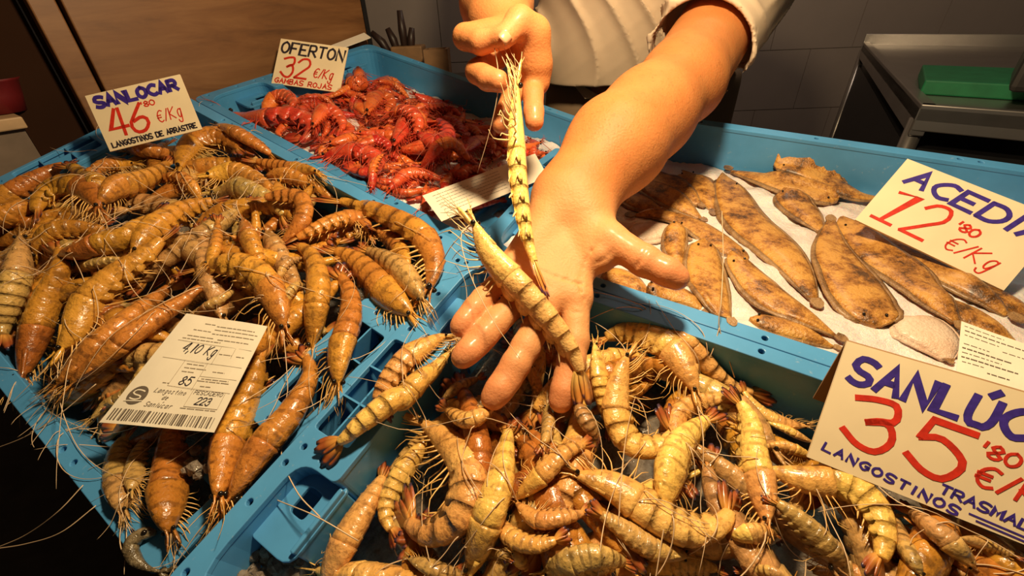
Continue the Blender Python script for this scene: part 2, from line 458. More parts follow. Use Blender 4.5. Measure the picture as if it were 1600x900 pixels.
# neighbouring stall's counter at the far left
ct = hit(28, 186, -0.0); e0 = hit(60, 242, 0.0)
cnt = empty('neighbour_counter', FW.w(ct[0] - 0.2, -0.05, 0), 'pale counter end with a light edge at the far left, left of the dark partition', 'counter')
zt = FW.w(*ct)[2]
V, Fc = fbox(FW, ct[0] - 0.5, ct[0], 0.0, 0.22, 0, zt - 0.012); obj('side_panel', V, Fc, 'counter_cream', cnt, smooth=False)
V, Fc = fbox(FW, ct[0] - 0.5, ct[0] + 0.004, -0.012, 0.23, zt - 0.012, zt + 0.004); bevel(obj('counter_top', V, Fc, 'counter_edge', cnt, smooth=False), 0.002)
mb = MB()
prof = [(0.0, 0.03), (0.0, 0.036), (0.03, 0.042), (0.055, 0.047), (0.06, 0.051), (0.056, 0.046), (0.05, 0.038), (0.045, 0.0)]
cc = FW.w(hit(2, 178, 0.06)[0], 0.06, zt + 0.005)
Vr = []; Fr = []
for i, (h, r) in enumerate(prof):
    for k in range(20): Vr.append(cc + np.array([r * 0.85 * math.cos(k * math.pi / 10), r * 0.85 * math.sin(k * math.pi / 10), h * 0.75]))
for i in range(len(prof) - 1):
    for k in range(20): Fr.append((i * 20 + k, i * 20 + (k + 1) % 20, (i + 1) * 20 + (k + 1) % 20, (i + 1) * 20 + k))
tag(obj('red_bowl', Vr, Fr, 'red_tub'), 'dark red bowl standing on the pale counter at the far left', 'bowl')

# steel bench with a green cutting board at the back right
def hz(px, py, z):
    d = M @ np.array([(px - 800) / F_PX, (py - 450) / F_PX, 1.0]); return CAM + d * ((z - CAM[2]) / d[2])
ZT = 1.01
p0, p1, p2, p3 = hz(1440, 163, ZT), hz(1700, 182, ZT), hz(1700, 70, ZT), hz(1349, 66, ZT)
ben = empty('steel_bench', ((p0 + p2) / 2) * [1, 1, 0], 'grey stainless steel work bench against the back wall', 'bench')
def quad_prism(a, b, c, d, z0, z1):
    P = [np.array([q[0], q[1], z]) for z in (z0, z1) for q in (a, b, c, d)]
    return box_vf(P)
def inset(P, k):
    c = sum(P) / 4; return [c + (q - c) * k for q in P]
i0, i1, i2, i3 = inset([p0, p1, p2, p3], 0.93)
V, Fc = quad_prism(p0, p1, p2, p3, ZT - 0.03, ZT - 0.008); obj('bench_top', V, Fc, 'steel', ben, smooth=False)
def rail(a, b, w, z0, z1, name='edge_rail'):
    d = unit((b - a) * [1, 1, 0]); nn = np.array([-d[1], d[0], 0]) * w
    P = [np.array([*(q[:2]), z]) for z in (z0, z1) for q in (a, b, b + nn, a + nn)]
    V, Fc = box_vf(P); return bevel(obj(name, V, Fc, 'steel', ben, smooth=False), 0.002)
rail(p0, p1, 0.02, ZT - 0.05, ZT); rail(p3, p0, 0.025, ZT - 0.06, ZT); rail(p2, p3, 0.02, ZT - 0.03, ZT + 0.035, 'splashback')
for q in (p0, p3, p1, p2):
    q2 = q + (((p0 + p2) / 2) - q) * 0.03
    V, Fc, U = tube([[q2[0], q2[1], 0.0], [q2[0], q2[1], ZT - 0.03]], 0.016, 8); obj('leg', V, Fc, 'steel', ben)
k0, k1, k2, k3 = inset([p0, p1, p2, p3], 0.955)
V, Fc = quad_prism(k0, k1, k2, k3, 0.05, ZT - 0.09); obj('under_bench_shade', V, Fc, 'black_plastic', ben, smooth=False)  # black block added to stand in for the shade under the bench
g = [hz(1440, 138, ZT + 0.005), hz(1680, 152, ZT + 0.005), hz(1680, 122, ZT + 0.005), hz(1437, 112, ZT + 0.005)]
V, Fc = quad_prism(*g, ZT - 0.0075, ZT + 0.022)
bevel(tag(obj('cutting_board', V, Fc, 'board_green', smooth=False), 'green plastic cutting board lying on the steel bench', 'cutting board'), 0.003)
g = [hz(1575, 138, ZT + 0.03), hz(1660, 142, ZT + 0.03), hz(1660, 120, ZT + 0.03), hz(1580, 116, ZT + 0.03)]
V, Fc = quad_prism(*g, ZT + 0.023, ZT + 0.16)
bevel(tag(obj('grey_bin', V, Fc, 'steel_dark', smooth=False), 'dark grey box standing on the green cutting board', 'box'), 0.01)
# shelf block beside the bench (dark machine below)
# ------------------------------------------------------------------ crates
def roundpoly(P, R, seg=6):
    P = [np.array(p, float) for p in P]; n = len(P); out = []
    R = R if isinstance(R, (list, tuple)) else [R] * n
    for i in range(n):
        a, b, c = P[i - 1], P[i], P[(i + 1) % n]; r = R[i]
        if r <= 0: out.append(b); continue
        d1 = unit(a - b); d2 = unit(c - b)
        ang = math.acos(np.clip(d1 @ d2, -1, 1)); tl = min(r / math.tan(ang / 2), 0.49 * np.linalg.norm(a - b), 0.49 * np.linalg.norm(c - b))
        s, e = b + d1 * tl, b + d2 * tl
        for k in range(seg + 1):
            t = k / seg; out.append((1 - t) ** 2 * s + 2 * t * (1 - t) * b + t * t * e)
    return np.array(out)

def plate2d(loops, thick, bev=0.0008):
    cu = bpy.data.curves.new('tmp', 'CURVE'); cu.dimensions = '2D'; cu.fill_mode = 'BOTH'
    cu.extrude = thick / 2 - bev; cu.bevel_depth = bev; cu.bevel_resolution = 1
    for lp in loops:
        s = cu.splines.new('POLY'); s.points.add(len(lp) - 1); s.use_cyclic_u = True
        for k, p in enumerate(lp): s.points[k].co = (p[0], p[1], 0, 1)
    o = bpy.data.objects.new('tmp', cu); COL.objects.link(o)
    me = bpy.data.meshes.new_from_object(o.evaluated_get(bpy.context.evaluated_depsgraph_get()))
    V = np.array([v.co[:] for v in me.vertices]); Fc = [tuple(p.vertices) for p in me.polygons]
    bpy.data.objects.remove(o); bpy.data.curves.remove(cu); bpy.data.meshes.remove(me)
    return V, Fc

def circle(x, y, r, n=12): return np.array([[x + r * math.cos(2 * math.pi * k / n), y + r * math.sin(2 * math.pi * k / n)] for k in range(n)])

DEPTH = 0.125
def crate(fr, u0, v0, mat, label):
    g = 0.0012; s = 0.016; e = 0.060; xp = 0.019; pk = 0.122; led = 0.062
    def P2(A): return np.asarray(A) + np.array([u0, v0])
    outer = roundpoly([(g, g), (L - g, g), (L - g, W - g), (g, W - g)], 0.02)
    op = roundpoly([(xp, s), (L - xp, s), (L - xp, pk), (L - e, pk), (L - e, W - pk), (L - xp, W - pk), (L - xp, W - s), (xp, W - s),
                    (xp, W - pk), (e, W - pk), (e, pk), (xp, pk)], [0.035, 0.035, 0.022, 0.006, 0.006, 0.022, 0.035, 0.035, 0.022, 0.006, 0.006, 0.022])
    loops = [outer, op]
    for x0, x1 in ((0.006, 0.0495), (L - 0.0495, L - 0.006)):
        loops.append(roundpoly([(x0, 0.146), (x1, 0.146), (x1, W - 0.146), (x0, W - 0.146)], 0.005, 3))
    for y in (0.008, W - 0.008):
        for x in (0.05, 0.145, 0.165, 0.32, 0.475, 0.495, 0.59): loops.append(circle(x, y, 0.0036))
    for x, sg in ((0.0, 1), (L, -1)):
        for y in (0.024, 0.078, 0.113, 0.130):
            for yy in (y, W - y): loops.append(circle(x + sg * (0.0095 if y < 0.12 else 0.036), yy, 0.0036))
            if y > 0.12:
                for yy in (y, W - y): loops.append(circle(x + sg * 0.013, yy, 0.0036))
    root = empty('fish_crate', fr.w(u0 + L / 2, v0 + W / 2, -DEPTH), label, 'crate')
    V, Fc = plate2d(loops, 0.006)
    V = V + [u0, v0, -0.003]
    obj('rim', fr.ws(V), Fc, mat, root, smooth=False)
    # tub: inner walls, floor
    mb = MB(); n = len(op); o2 = P2(op); ctr = np.array([u0 + L / 2, v0 + W / 2])
    lv = [(-0.002, 1.0), (-0.05, 0.995), (-DEPTH + 0.01, 0.985), (-DEPTH, 0.97)]
    Vv = []
    for h, k in lv: Vv += [fr.w(*(ctr + (p - ctr) * k), h) for p in o2]
    Ff = []
    for i in range(len(lv) - 1):
        for k in range(n):
            k2 = (k + 1) % n; Ff.append((i * n + k, i * n + k2, (i + 1) * n + k2, (i + 1) * n + k))
    mb.add(Vv, Ff)
    tub = mb.build('tub_wall', mat, root, smooth=False)
    sm = tub.modifiers.new('solid', 'SOLIDIFY'); sm.thickness = 0.003; sm.offset = -1.0
    V, Fc = fbox(fr, u0 + 0.03, u0 + L - 0.03, v0 + 0.02, v0 + W - 0.02, -DEPTH - 0.004, -DEPTH + 0.001); obj('tub_floor', V, Fc, mat, root, smooth=False)
    # outer skirt
    n = len(outer); o3 = P2(outer); Vv = [fr.w(p[0], p[1], h) for h in (-0.004, -0.045) for p in o3]
    sk = obj('skirt', Vv, [(k, (k + 1) % n, n + (k + 1) % n, n + k) for k in range(n)], mat, root, smooth=False)
    sm = sk.modifiers.new('solid', 'SOLIDIFY'); sm.thickness = 0.0025; sm.offset = 1.0
    # ledges in the four corner pockets, each with a square drain
    for sx in (0, 1):
        for sy in (0, 1):
            x0, x1, y0, y1 = 0.0185, 0.0625, led, pk + 0.002
            lp = roundpoly([(x0, y0), (x1, y0), (x1, y1), (x0, y1)], [0.004, 0.012, 0.004, 0.004], 4)
            hole = roundpoly([(0.030, 0.088), (0.048, 0.088), (0.048, 0.112), (0.030, 0.112)], 0.005, 3)
            if sx: lp = lp * [-1, 1] + [L, 0]; hole = hole * [-1, 1] + [L, 0]
            if sy: lp = lp * [1, -1] + [0, W]; hole = hole * [1, -1] + [0, W]
            V, Fc = plate2d([lp, hole], 0.004)
            obj('ledge', fr.ws(V + [u0, v0, -0.020]), Fc, mat, root, smooth=False)
            # upright lip of the ledge towards the tub
            ya, yb = (led, pk) if not sy else (W - pk, W - led)
            xa = 0.0585 if not sx else L - 0.0625
            V, Fc = fbox(fr, u0 + xa, u0 + xa + 0.004, v0 + ya + 0.008, v0 + yb, -0.075, -0.012); bevel(obj('ledge_lip', V, Fc, mat, root, smooth=False), 0.0012)
    # ribs inside the two end slots
    for sx in (0, 1):
        for lo, hi, ya, yb in ((0.0268, 0.0286, 0.146, W - 0.146), (0.006, 0.0495, 0.1815, 0.1833), (0.006, 0.0495, 0.2165, 0.2183)):
            a, b = (lo, hi) if not sx else (L - hi, L - lo)
            V, Fc = fbox(fr, u0 + a, u0 + b, v0 + ya, v0 + yb, -0.030, -0.0005); obj('rib', V, Fc, mat, root, smooth=False)
    return root

crate(FA, -L, -W, 'crate_blue', 'blue plastic fish crate at the left, heaped with brown prawns')
crate(FB, -L, 0, 'crate_blue_b', 'blue plastic fish crate at the back left, filled with red shrimp')
crate(FC, 0, 0, 'crate_blue', 'blue plastic fish crate at the right, holding soles on ice')
crate(FD, 0, -W, 'crate_blue', 'blue plastic fish crate in the foreground, heaped with tan prawns')
# dark display stand below the crates
std = empty('display_stand', (0, 0.45, 0), 'black display stand under the four blue crates', 'stand')
for fr, u0, v0 in ((FA, -L, -W), (FB, -L, 0), (FC, 0, 0), (FD, 0, -W)):
    ring = [fr.w(u0 + a, v0 + b, -DEPTH - 0.004) for a, b in ((0.03, 0.03), (L - 0.03, 0.03), (L - 0.03, W - 0.03), (0.03, W - 0.03))]
    V, Fc = box_vf([np.array([p[0], p[1], 0.0]) for p in ring] + ring); obj('stand_block', V, Fc, 'black_plastic', std, smooth=False)

# ------------------------------------------------------------------ heaps: a height map per crate keeps the pile together
class Heap:
    RES = 0.004
    def __init__(s, fr, u0, v0, base, hinit=0.0):
        s.hinit = hinit; s.fr = fr; s.u0 = u0 - 0.08; s.v0 = v0 - 0.08
        s.nu = int((L + 0.16) / s.RES); s.nv = int((W + 0.16) / s.RES)
        U, Vv = np.meshgrid(s.u0 + np.arange(s.nu) * s.RES, s.v0 + np.arange(s.nv) * s.RES, indexing='ij')
        a = (U - u0) / L; b = (Vv - v0) / W
        inside = (U > u0 + 0.06) & (U < u0 + L - 0.06) & (Vv > v0 + 0.018) & (Vv < v0 + W - 0.018)
        s.H = np.where(inside, base(np.clip(a, 0, 1), np.clip(b, 0, 1)), 0.0)
        s.base = s.H.copy()
        s.U = U; s.V = Vv
    def h(s, u, v):
        i = np.clip(((np.asarray(u) - s.u0) / s.RES).astype(int), 0, s.nu - 1); j = np.clip(((np.asarray(v) - s.v0) / s.RES).astype(int), 0, s.nv - 1)
        return s.H[i, j]
    def stamp(s, P, r):
        for (u, v, h), rr in zip(P, r):
            i0 = int((u - rr - s.u0) / s.RES); i1 = int((u + rr - s.u0) / s.RES) + 2; j0 = int((v - rr - s.v0) / s.RES); j1 = int((v + rr - s.v0) / s.RES) + 2
            i0, j0 = max(i0, 0), max(j0, 0)
            if i1 <= i0 or j1 <= j0 or i0 >= s.nu or j0 >= s.nv: continue
            d2 = (s.U[i0:i1, j0:j1] - u) ** 2 + (s.V[i0:i1, j0:j1] - v) ** 2
            top = h + np.sqrt(np.maximum(rr * rr - d2, 0)) * 0.9
            s.H[i0:i1, j0:j1] = np.where(d2 < rr * rr, np.maximum(s.H[i0:i1, j0:j1], top), s.H[i0:i1, j0:j1])
    def settle(s, pts, px, rfun, n=30, sink=0.45, maxlift=0.05, lift=0.0):
        """lay a spine given by pixels (px) or crate coordinates on the pile; returns local points (n,3) and radii"""
        h = np.full(n, s.hinit)
        for it in range(5):
            if px:
                D = crom(pts, n); P = np.array([s.fr.uv(x, y, hh) for (x, y), hh in zip(D, h)])
            else:
                D = crom(pts, n); P = np.c_[D, h]
            Ls = np.linalg.norm(np.diff(P, axis=0), axis=1).sum(); r = rfun(np.linspace(0, 1, n), Ls)
            sup = []
            T = np.gradient(P[:, :2], axis=0); T /= np.linalg.norm(T, axis=1)[:, None] + 1e-9
            S = np.stack([-T[:, 1], T[:, 0]], 1)
            for k in (-0.5, 0, 0.5): sup.append(s.h(P[:, 0] + S[:, 0] * r * k, P[:, 1] + S[:, 1] * r * k))
            need = np.mean(sup, 0) * 0.5 + np.max(sup, 0) * 0.5 + r * (1 - sink)
            t = np.linspace(-1, 1, n); A = np.stack([np.ones(n), t, t * t], 1)
            co = np.linalg.lstsq(A, need, rcond=None)[0]; fit = A @ co
            fit = fit + 0.5 * max(0, (need - fit).max()) + lift
            md = np.median(fit); fit = np.clip(fit, md - 0.016, md + 0.016)
            b = s.h0(P[:, 0], P[:, 1]) + maxlift
            fit = np.minimum(fit, b)
            h = 0.5 * h + 0.5 * fit if it < 2 else fit
        P[:, 2] = h
        return P, r
    def h0(s, u, v):
        i = np.clip(((np.asarray(u) - s.u0) / s.RES).astype(int), 0, s.nu - 1); j = np.clip(((np.asarray(v) - s.v0) / s.RES).astype(int), 0, s.nv - 1)
        return s.base[i, j]

heapA = Heap(FA, -L, -W, lambda a, b: -0.040 + 0.030 * np.sin(math.pi * a) * np.sin(math.pi * b))
heapB = Heap(FB, -L, 0, lambda a, b: -0.012 - 0.042 * b - 0.03 * np.clip((0.22 - a) / 0.15, 0, 1) + 0.014 * np.sin(math.pi * a) * np.sin(math.pi * np.clip(b * 1.5, 0, 1)), -0.025)
heapC = Heap(FC, 0, 0, lambda a, b: -0.010 - 0.058 * b, -0.045)
heapD = Heap(FD, 0, -W, lambda a, b: -0.060 + 0.034 * np.sin(math.pi * np.clip(a * 1.1, 0, 1)) * np.sin(math.pi * np.clip(b, 0, 1)) - 0.02 * np.clip((0.25 - b) / 0.25, 0, 1) * (a < 0.3), -0.03)

# ------------------------------------------------------------------ prawns
KT = [0.0, 0.025, 0.07, 0.14, 0.22, 0.32, 0.36, 0.46, 0.56, 0.66, 0.75, 0.83, 0.88]
KR = [0.012, 0.027, 0.044, 0.065, 0.082, 0.093, 0.094, 0.092, 0.086, 0.075, 0.061, 0.047, 0.031]
SEG = [0.335, 0.43, 0.525, 0.615, 0.70, 0.78, 0.875]
def prawn_r(wf):
    return lambda t, Ls: min(1.0, (0.165 / Ls) ** 0.5) * np.interp(t, KT + [1.0], KR + [0.02]) * Ls * wf

def rings_mesh(C, T, Dd, Lt, rh, rw, ts, nring=12, belly=0.85):
    n = len(C); a = 2 * math.pi * np.arange(nring) / nring; c = np.cos(a); c = np.where(c > 0, c, c * belly); sn = np.sin(a)
    V = (C[:, None] + Dd[:, None] * (rh[:, None] * c[None])[..., None] + Lt[:, None] * (rw[:, None] * sn[None])[..., None]).reshape(-1, 3)
    U = np.stack([np.repeat(ts, nring), np.tile(np.arange(nring) / nring, n)], 1)
    Fc = list(grid_faces(n, nring, True))
    Fc.append(tuple(range(nring))); Fc.append(tuple((n - 1) * nring + k for k in range(nring - 1, -1, -1)))
    return V, Fc, U

def leaf(base, d, side, nrm, length, width, thick, n=6):
    """flat pointed plate with a little thickness"""
    V = []; U = []
    for i in range(n):
        t = i / (n - 1); w = width * math.sin(math.pi * min(1, 0.12 + 0.80 * t)) ** 0.8; th = thick * (1 - 0.7 * t)
        c = base + d * length * t
        for q, x in ((side, w), (nrm, th), (-side, w), (-nrm, th)): V.append(c + q * x); U.append((t, 0))
    Fc = []
    for i in range(n - 1):
        for k in range(4): Fc.append((i * 4 + k, i * 4 + (k + 1) % 4, (i + 1) * 4 + (k + 1) % 4, (i + 1) * 4 + k))
    Fc += [(3, 2, 1, 0), tuple((n - 1) * 4 + k for k in range(4))]
    return np.array(V), Fc, np.array(U)

KINDS = {'tan': ('shell_tan', 'fan_brown', 'leg_tan', 'antenna_pale'), 'olive': ('shell_olive', 'fan_brown', 'leg_tan', 'antenna_pale'),
         'gold': ('shell_gold', 'fan_brown', 'leg_tan', 'antenna_pale'), 'amber': ('shell_amber', 'fan_brown', 'leg_tan', 'antenna_pale'),
         'pale': ('shell_pale', 'fan_pale', 'leg_pale', 'antenna_pale'), 'red': ('shell_red', 'fan_red', 'leg_red', 'antenna_red')}

def prawn(P, up, kind='tan', roll=30.0, wf=1.0, label=None, group=None, name='prawn', flip=False, legs=True, antennae=None, spread=0.30, rnd=None, leglen=1.0):
    """P: spine from the eyes to the tip of the tail fan in world space; up: surface normal"""
    rd = rnd or random
    shell, fan, legm, antm = KINDS[kind]
    n = len(P); Ls = np.linalg.norm(np.diff(P, axis=0), axis=1).sum()
    T = np.gradient(P, axis=0); T /= np.linalg.norm(T, axis=1)[:, None]
    S = np.cross(up, T); S /= np.linalg.norm(S, axis=1)[:, None]
    ch = P[-1] - P[0]; mid = P[n // 2] - (P[0] + P[-1]) / 2
    sg = np.sign(mid @ np.cross(up, unit(ch))) or 1.0
    if flip: sg = -sg
    Nn = np.cross(T, S); Nn *= np.sign((Nn @ up))[:, None]
    a = math.radians(roll)
    Dd = sg * S * math.cos(a) + Nn * math.sin(a); Lt = np.cross(T, Dd)
    tt = np.linspace(0, 1, n)
    def smp(A, t): return np.stack([np.interp(t, tt, A[:, k]) for k in range(3)], -1)
    rad = prawn_r(wf)
    root = empty(name, P[n // 2], label, 'shrimp' if kind == 'red' else 'prawn', group)
    # carapace with rostrum
    mb = MB()
    ts = np.array([0.0, 0.02, 0.05, 0.09, 0.14, 0.20, 0.26, 0.31, 0.335, 0.345]); r = rad(ts, Ls) * np.array([1, 1, 1, 1, 1, 1, 1, 1.02, 1.05, 0.93])
    c = smp(P, ts) + smp(Dd, ts) * (r * np.array([0.5, 0.35, 0.2, 0.1, 0, 0, 0, 0, 0, 0]))[:, None]
    V, Fc, U = rings_mesh(c, smp(T, ts), smp(Dd, ts), smp(Lt, ts), r * 1.06, r * 0.80, ts, belly=0.95); mb.add(V, Fc, U)
    d0, t0 = Dd[0], T[0]
    b0 = smp(P, np.array([0.17]))[0] + smp(Dd, np.array([0.17]))[0] * rad(np.array([0.17]), Ls)[0] * 0.98
    ros = crom([b0, P[0] + d0 * rad(np.array([0.0]), Ls)[0] * 1.8, P[0] - t0 * 0.06 * Ls + d0 * 0.030 * Ls, P[0] - t0 * 0.12 * Ls + d0 * 0.040 * Ls], 7)
    V, Fc, U = tube(ros, np.linspace(0.014, 0.0016, 7) * Ls * wf, 5); mb.add(V, Fc, U * [0.05, 1])
    for k in range(1, 6):
        q = ros[k] + d0 * 0.006 * Ls; V, Fc, U = tube([q - d0 * 0.006 * Ls, q - t0 * 0.006 * Ls + d0 * 0.007 * Ls], [0.004 * Ls, 0.0005 * Ls], 3); mb.add(V, Fc, U * 0)
    for sd in (-1, 1):      # antennal scales at the front
        V, Fc, U = leaf(P[0] + t0 * 0.02 * Ls + Lt[0] * sd * 0.016 * Ls * wf, unit(-t0 + Lt[0] * sd * 0.22 - d0 * 0.1), unit(d0), Lt[0], 0.12 * Ls, 0.018 * Ls, 0.003 * Ls); mb.add(V, Fc, U * [0.05, 0] + [0, 0.4])
    car = mb.build('carapace', shell, root, uv=True)
    # abdomen, six overlapping rings
    mb = MB(); ts = []; fm = []
    for k in range(6):
        a0, a1 = SEG[k], SEG[k + 1]
        ts += [a0, a0 + (a1 - a0) * 0.35, a0 + (a1 - a0) * 0.75, a1 - 0.004, a1]; fm += [0.975, 1.0, 1.015, 1.035, 1.0]
    ts = np.array(ts); fm = np.array(fm); r = rad(ts, Ls) * fm
    V, Fc, U = rings_mesh(smp(P, ts), smp(T, ts), smp(Dd, ts), smp(Lt, ts), r * 1.02, r * 0.80, ts); mb.add(V, Fc, U)
    # pleura: side flaps of each ring
    for k in range(5):
        for sd in (-1, 1):
            tm = np.array([(SEG[k] + SEG[k + 1]) / 2]); q = smp(P, tm)[0]; rr = rad(tm, Ls)[0]
            dd, ll, t1 = smp(Dd, tm)[0], smp(Lt, tm)[0], smp(T, tm)[0]
            V, Fc, U = leaf(q + ll * sd * rr * 0.70 - dd * rr * 0.25, unit(-dd + t1 * 0.3 - ll * sd * 0.30), t1, ll, rr * 0.85, 0.045 * Ls, 0.0015 * Ls, 5); mb.add(V, Fc, U * 0 + [tm[0], 0.38])
    mb.build('abdomen', shell, root, uv=True)
    # tail fan
    mb = MB(); tb = np.array([0.860]); q = smp(P, tb)[0]; t1, d1 = unit(P[-1] - q), smp(Dd, tb)[0]
    d1 = unit(d1 * 0.75 + up * 0.8); d1 = unit(d1 - t1 * (d1 @ t1)); l1 = np.cross(t1, d1)
    for ang, ln, wd, lo in ((0, 0.135, 0.015, 0.006), (spread, 0.172, 0.031, 0), (-spread, 0.172, 0.031, 0), (spread * 1.8, 0.160, 0.031, -0.005), (-spread * 1.8, 0.160, 0.031, -0.005)):
        dr = t1 * math.cos(ang) + l1 * math.sin(ang)
        V, Fc, U = leaf(q + d1 * lo * Ls, dr, unit(np.cross(d1, dr)), d1, ln * Ls, wd * Ls, 0.004 * Ls, 7); mb.add(V, Fc, U)
    mb.build('tail_fan', fan, root, uv=True)
    # eyes
    for sd in (-1, 1):
        c = P[0] + t0 * 0.012 * Ls + Lt[0] * sd * 0.026 * Ls * wf + d0 * 0.016 * Ls
        V, Fc = ball(c, 0.0135 * Ls, 8, 6); obj('eye', V, Fc, 'eye_black', car)
    if legs:
        mb = MB()
        for k in range(9):
            for sd in (-1, 1):
                tm = np.array([0.05 + 0.032 * k + rd.uniform(-0.012, 0.012)]); q = smp(P, tm)[0]; rr = rad(tm, Ls)[0]
                dd, ll, t1 = smp(Dd, tm)[0], smp(Lt, tm)[0], smp(T, tm)[0]
                fw = -1.7 + 0.26 * k + rd.uniform(-0.3, 0.3); ln = Ls * rd.uniform(0.10, 0.25) * leglen
                s0 = q - dd * rr * 0.75 + ll * sd * rr * 0.35
                k1 = s0 + unit(-dd * 0.9 + t1 * fw + ll * sd * 0.3) * ln * 0.35
                k2 = k1 + unit(-dd * 0.6 + t1 * (fw - 0.2) + ll * sd * rd.uniform(-0.2, 0.3)) * ln * 0.35
                k3 = k2 + unit(-dd * rd.uniform(0.2, 0.9) + t1 * (fw + rd.uniform(-0.6, 1.2)) + up * rd.uniform(-0.2, 0.3)) * ln * 0.35
                V, Fc, U = tube(crom([s0, k1, k2, k3], 7), np.linspace(0.0048, 0.0013, 7) * Ls, 4); mb.add(V, Fc, U)
        # feelers at the mouth
        for k in range(11):
            ln = Ls * rd.uniform(0.08, 0.24) * leglen
            dr = unit(-t0 + Lt[0] * rd.uniform(-0.5, 0.5) - d0 * rd.uniform(-0.1, 0.7))
            V, Fc, U = tube(crom([P[0] + t0 * 0.03 * Ls, P[0] + dr * ln * 0.5 + Lt[0] * rd.uniform(-0.03, 0.03) * Ls, P[0] + dr * ln - d0 * rd.uniform(-0.05, 0.1) * Ls], 6), np.linspace(0.0042, 0.001, 6) * Ls, 3); mb.add(V, Fc, U)
        mb.build('walking_legs', legm, root)
        mb = MB()
        for k in range(5):
            for sd in (-1, 1):
                tm = np.array([(SEG[k] + SEG[k + 1]) / 2 - 0.01]); q = smp(P, tm)[0]; rr = rad(tm, Ls)[0]
                dd, ll, t1 = smp(Dd, tm)[0], smp(Lt, tm)[0], smp(T, tm)[0]
                dr = unit(-dd + t1 * rd.uniform(0.9, 2.0) + ll * sd * 0.1)
                V, Fc, U = leaf(q - dd * rr * 0.72 + ll * sd * rr * 0.4, dr, t1, ll, 0.085 * Ls * leglen, 0.0085 * Ls, 0.003 * Ls, 5); mb.add(V, Fc, U)
        mb.build('swimmerets', legm, root)
    if antennae:
        mb = MB()
        for path in antennae:
            V, Fc, U = tube(path, np.linspace(0.00055, 0.00022, len(path)), 4); mb.add(V, Fc, U)
        mb.build('antennae', antm, root)
    return root

PENDING = []
def pile_prawn(heap, pts, px=True, kind='tan', roll=None, wf=1.0, label=None, group=None, name='prawn', sink=0.45, maxlift=0.05, legs=True, feel=2, spread=0.28, flip=False, lift=0.0):
    P, r = heap.settle(pts, px, prawn_r(wf), sink=sink, maxlift=maxlift, lift=lift)
    heap.stamp(P[:27], r[:27] * 0.95)
    PENDING.append((heap, P, kind, roll, wf, label, group, name, legs, feel, spread, flip))
def flush():
    for heap, P, kind, roll, wf, label, group, name, legs, feel, spread, flip in PENDING:
        ant = []
        Ls = np.linalg.norm(np.diff(P, axis=0), axis=1).sum()
        d = unit(P[0] - P[2])[:2]
        for k in range(feel if random.random() < 0.75 else max(0, feel - 1)):
            ang = math.atan2(d[1], d[0]) + random.uniform(-0.7, 0.7); cur = random.uniform(-2.2, 2.2); ln = Ls * random.uniform(0.4, 1.2)
            q = P[0].copy(); path = [q.copy()]; m = 13; hh = P[0, 2]
            for i in range(m):
                ang += cur / m; q = q + np.array([math.cos(ang), math.sin(ang), 0]) * ln / m
                g = heap.h(q[0], q[1]) + 0.0018
                out = not (heap.u0 + 0.07 < q[0] < heap.u0 + L + 0.09 and heap.v0 + 0.07 < q[1] < heap.v0 + W + 0.09)
                if out: break
                hh = max(g, hh - 0.004)
                q[2] = hh; path.append(q.copy())
            if len(path) < 5: continue
            pp = np.array(path); pp[1:-1, 2] = (pp[:-2, 2] + pp[1:-1, 2] * 2 + pp[2:, 2]) / 4 + 0.0006
            ant.append(crom(heap.fr.ws(pp), 22))
        prawn(heap.fr.ws(P), heap.fr.n, kind, random.uniform(15, 60) if roll is None else roll, wf, label, group, name, flip, legs, ant, spread)
    PENDING.clear()

def filler(heap, n, u0, v0, kinds, group, label, ln, rolls=(10, 80), box=(0.1, 0.54, 0.05, 0.35), curl=0.5, name='prawn', wf=1.0, legs=True):
    for i in range(n):
        u = u0 + random.uniform(box[0], box[1]); v = v0 + random.uniform(box[2], box[3])
        a = random.uniform(0, 2 * math.pi); l = ln * random.uniform(0.85, 1.1); k = random.uniform(-curl, curl)
        d = np.array([math.cos(a), math.sin(a)]); s = np.array([-d[1], d[0]])
        c = np.array([u, v])
        pts = [c - d * l / 2, c - d * l * 0.2 + s * k * l * 0.3, c + d * l * 0.2 + s * k * l * 0.3, c + d * l / 2]
        lo = np.array([u0 + 0.07, v0 + 0.03]); hi = np.array([u0 + L - 0.07, v0 + W - 0.03])
        pts = [np.clip(p, lo, hi) for p in pts]
        if np.linalg.norm(pts[0] - pts[-1]) < l * 0.55: continue
        pile_prawn(heap, pts, False, random.choice(kinds), random.uniform(*rolls), wf, label, group, name, sink=0.7, maxlift=0.03, feel=1, legs=legs)

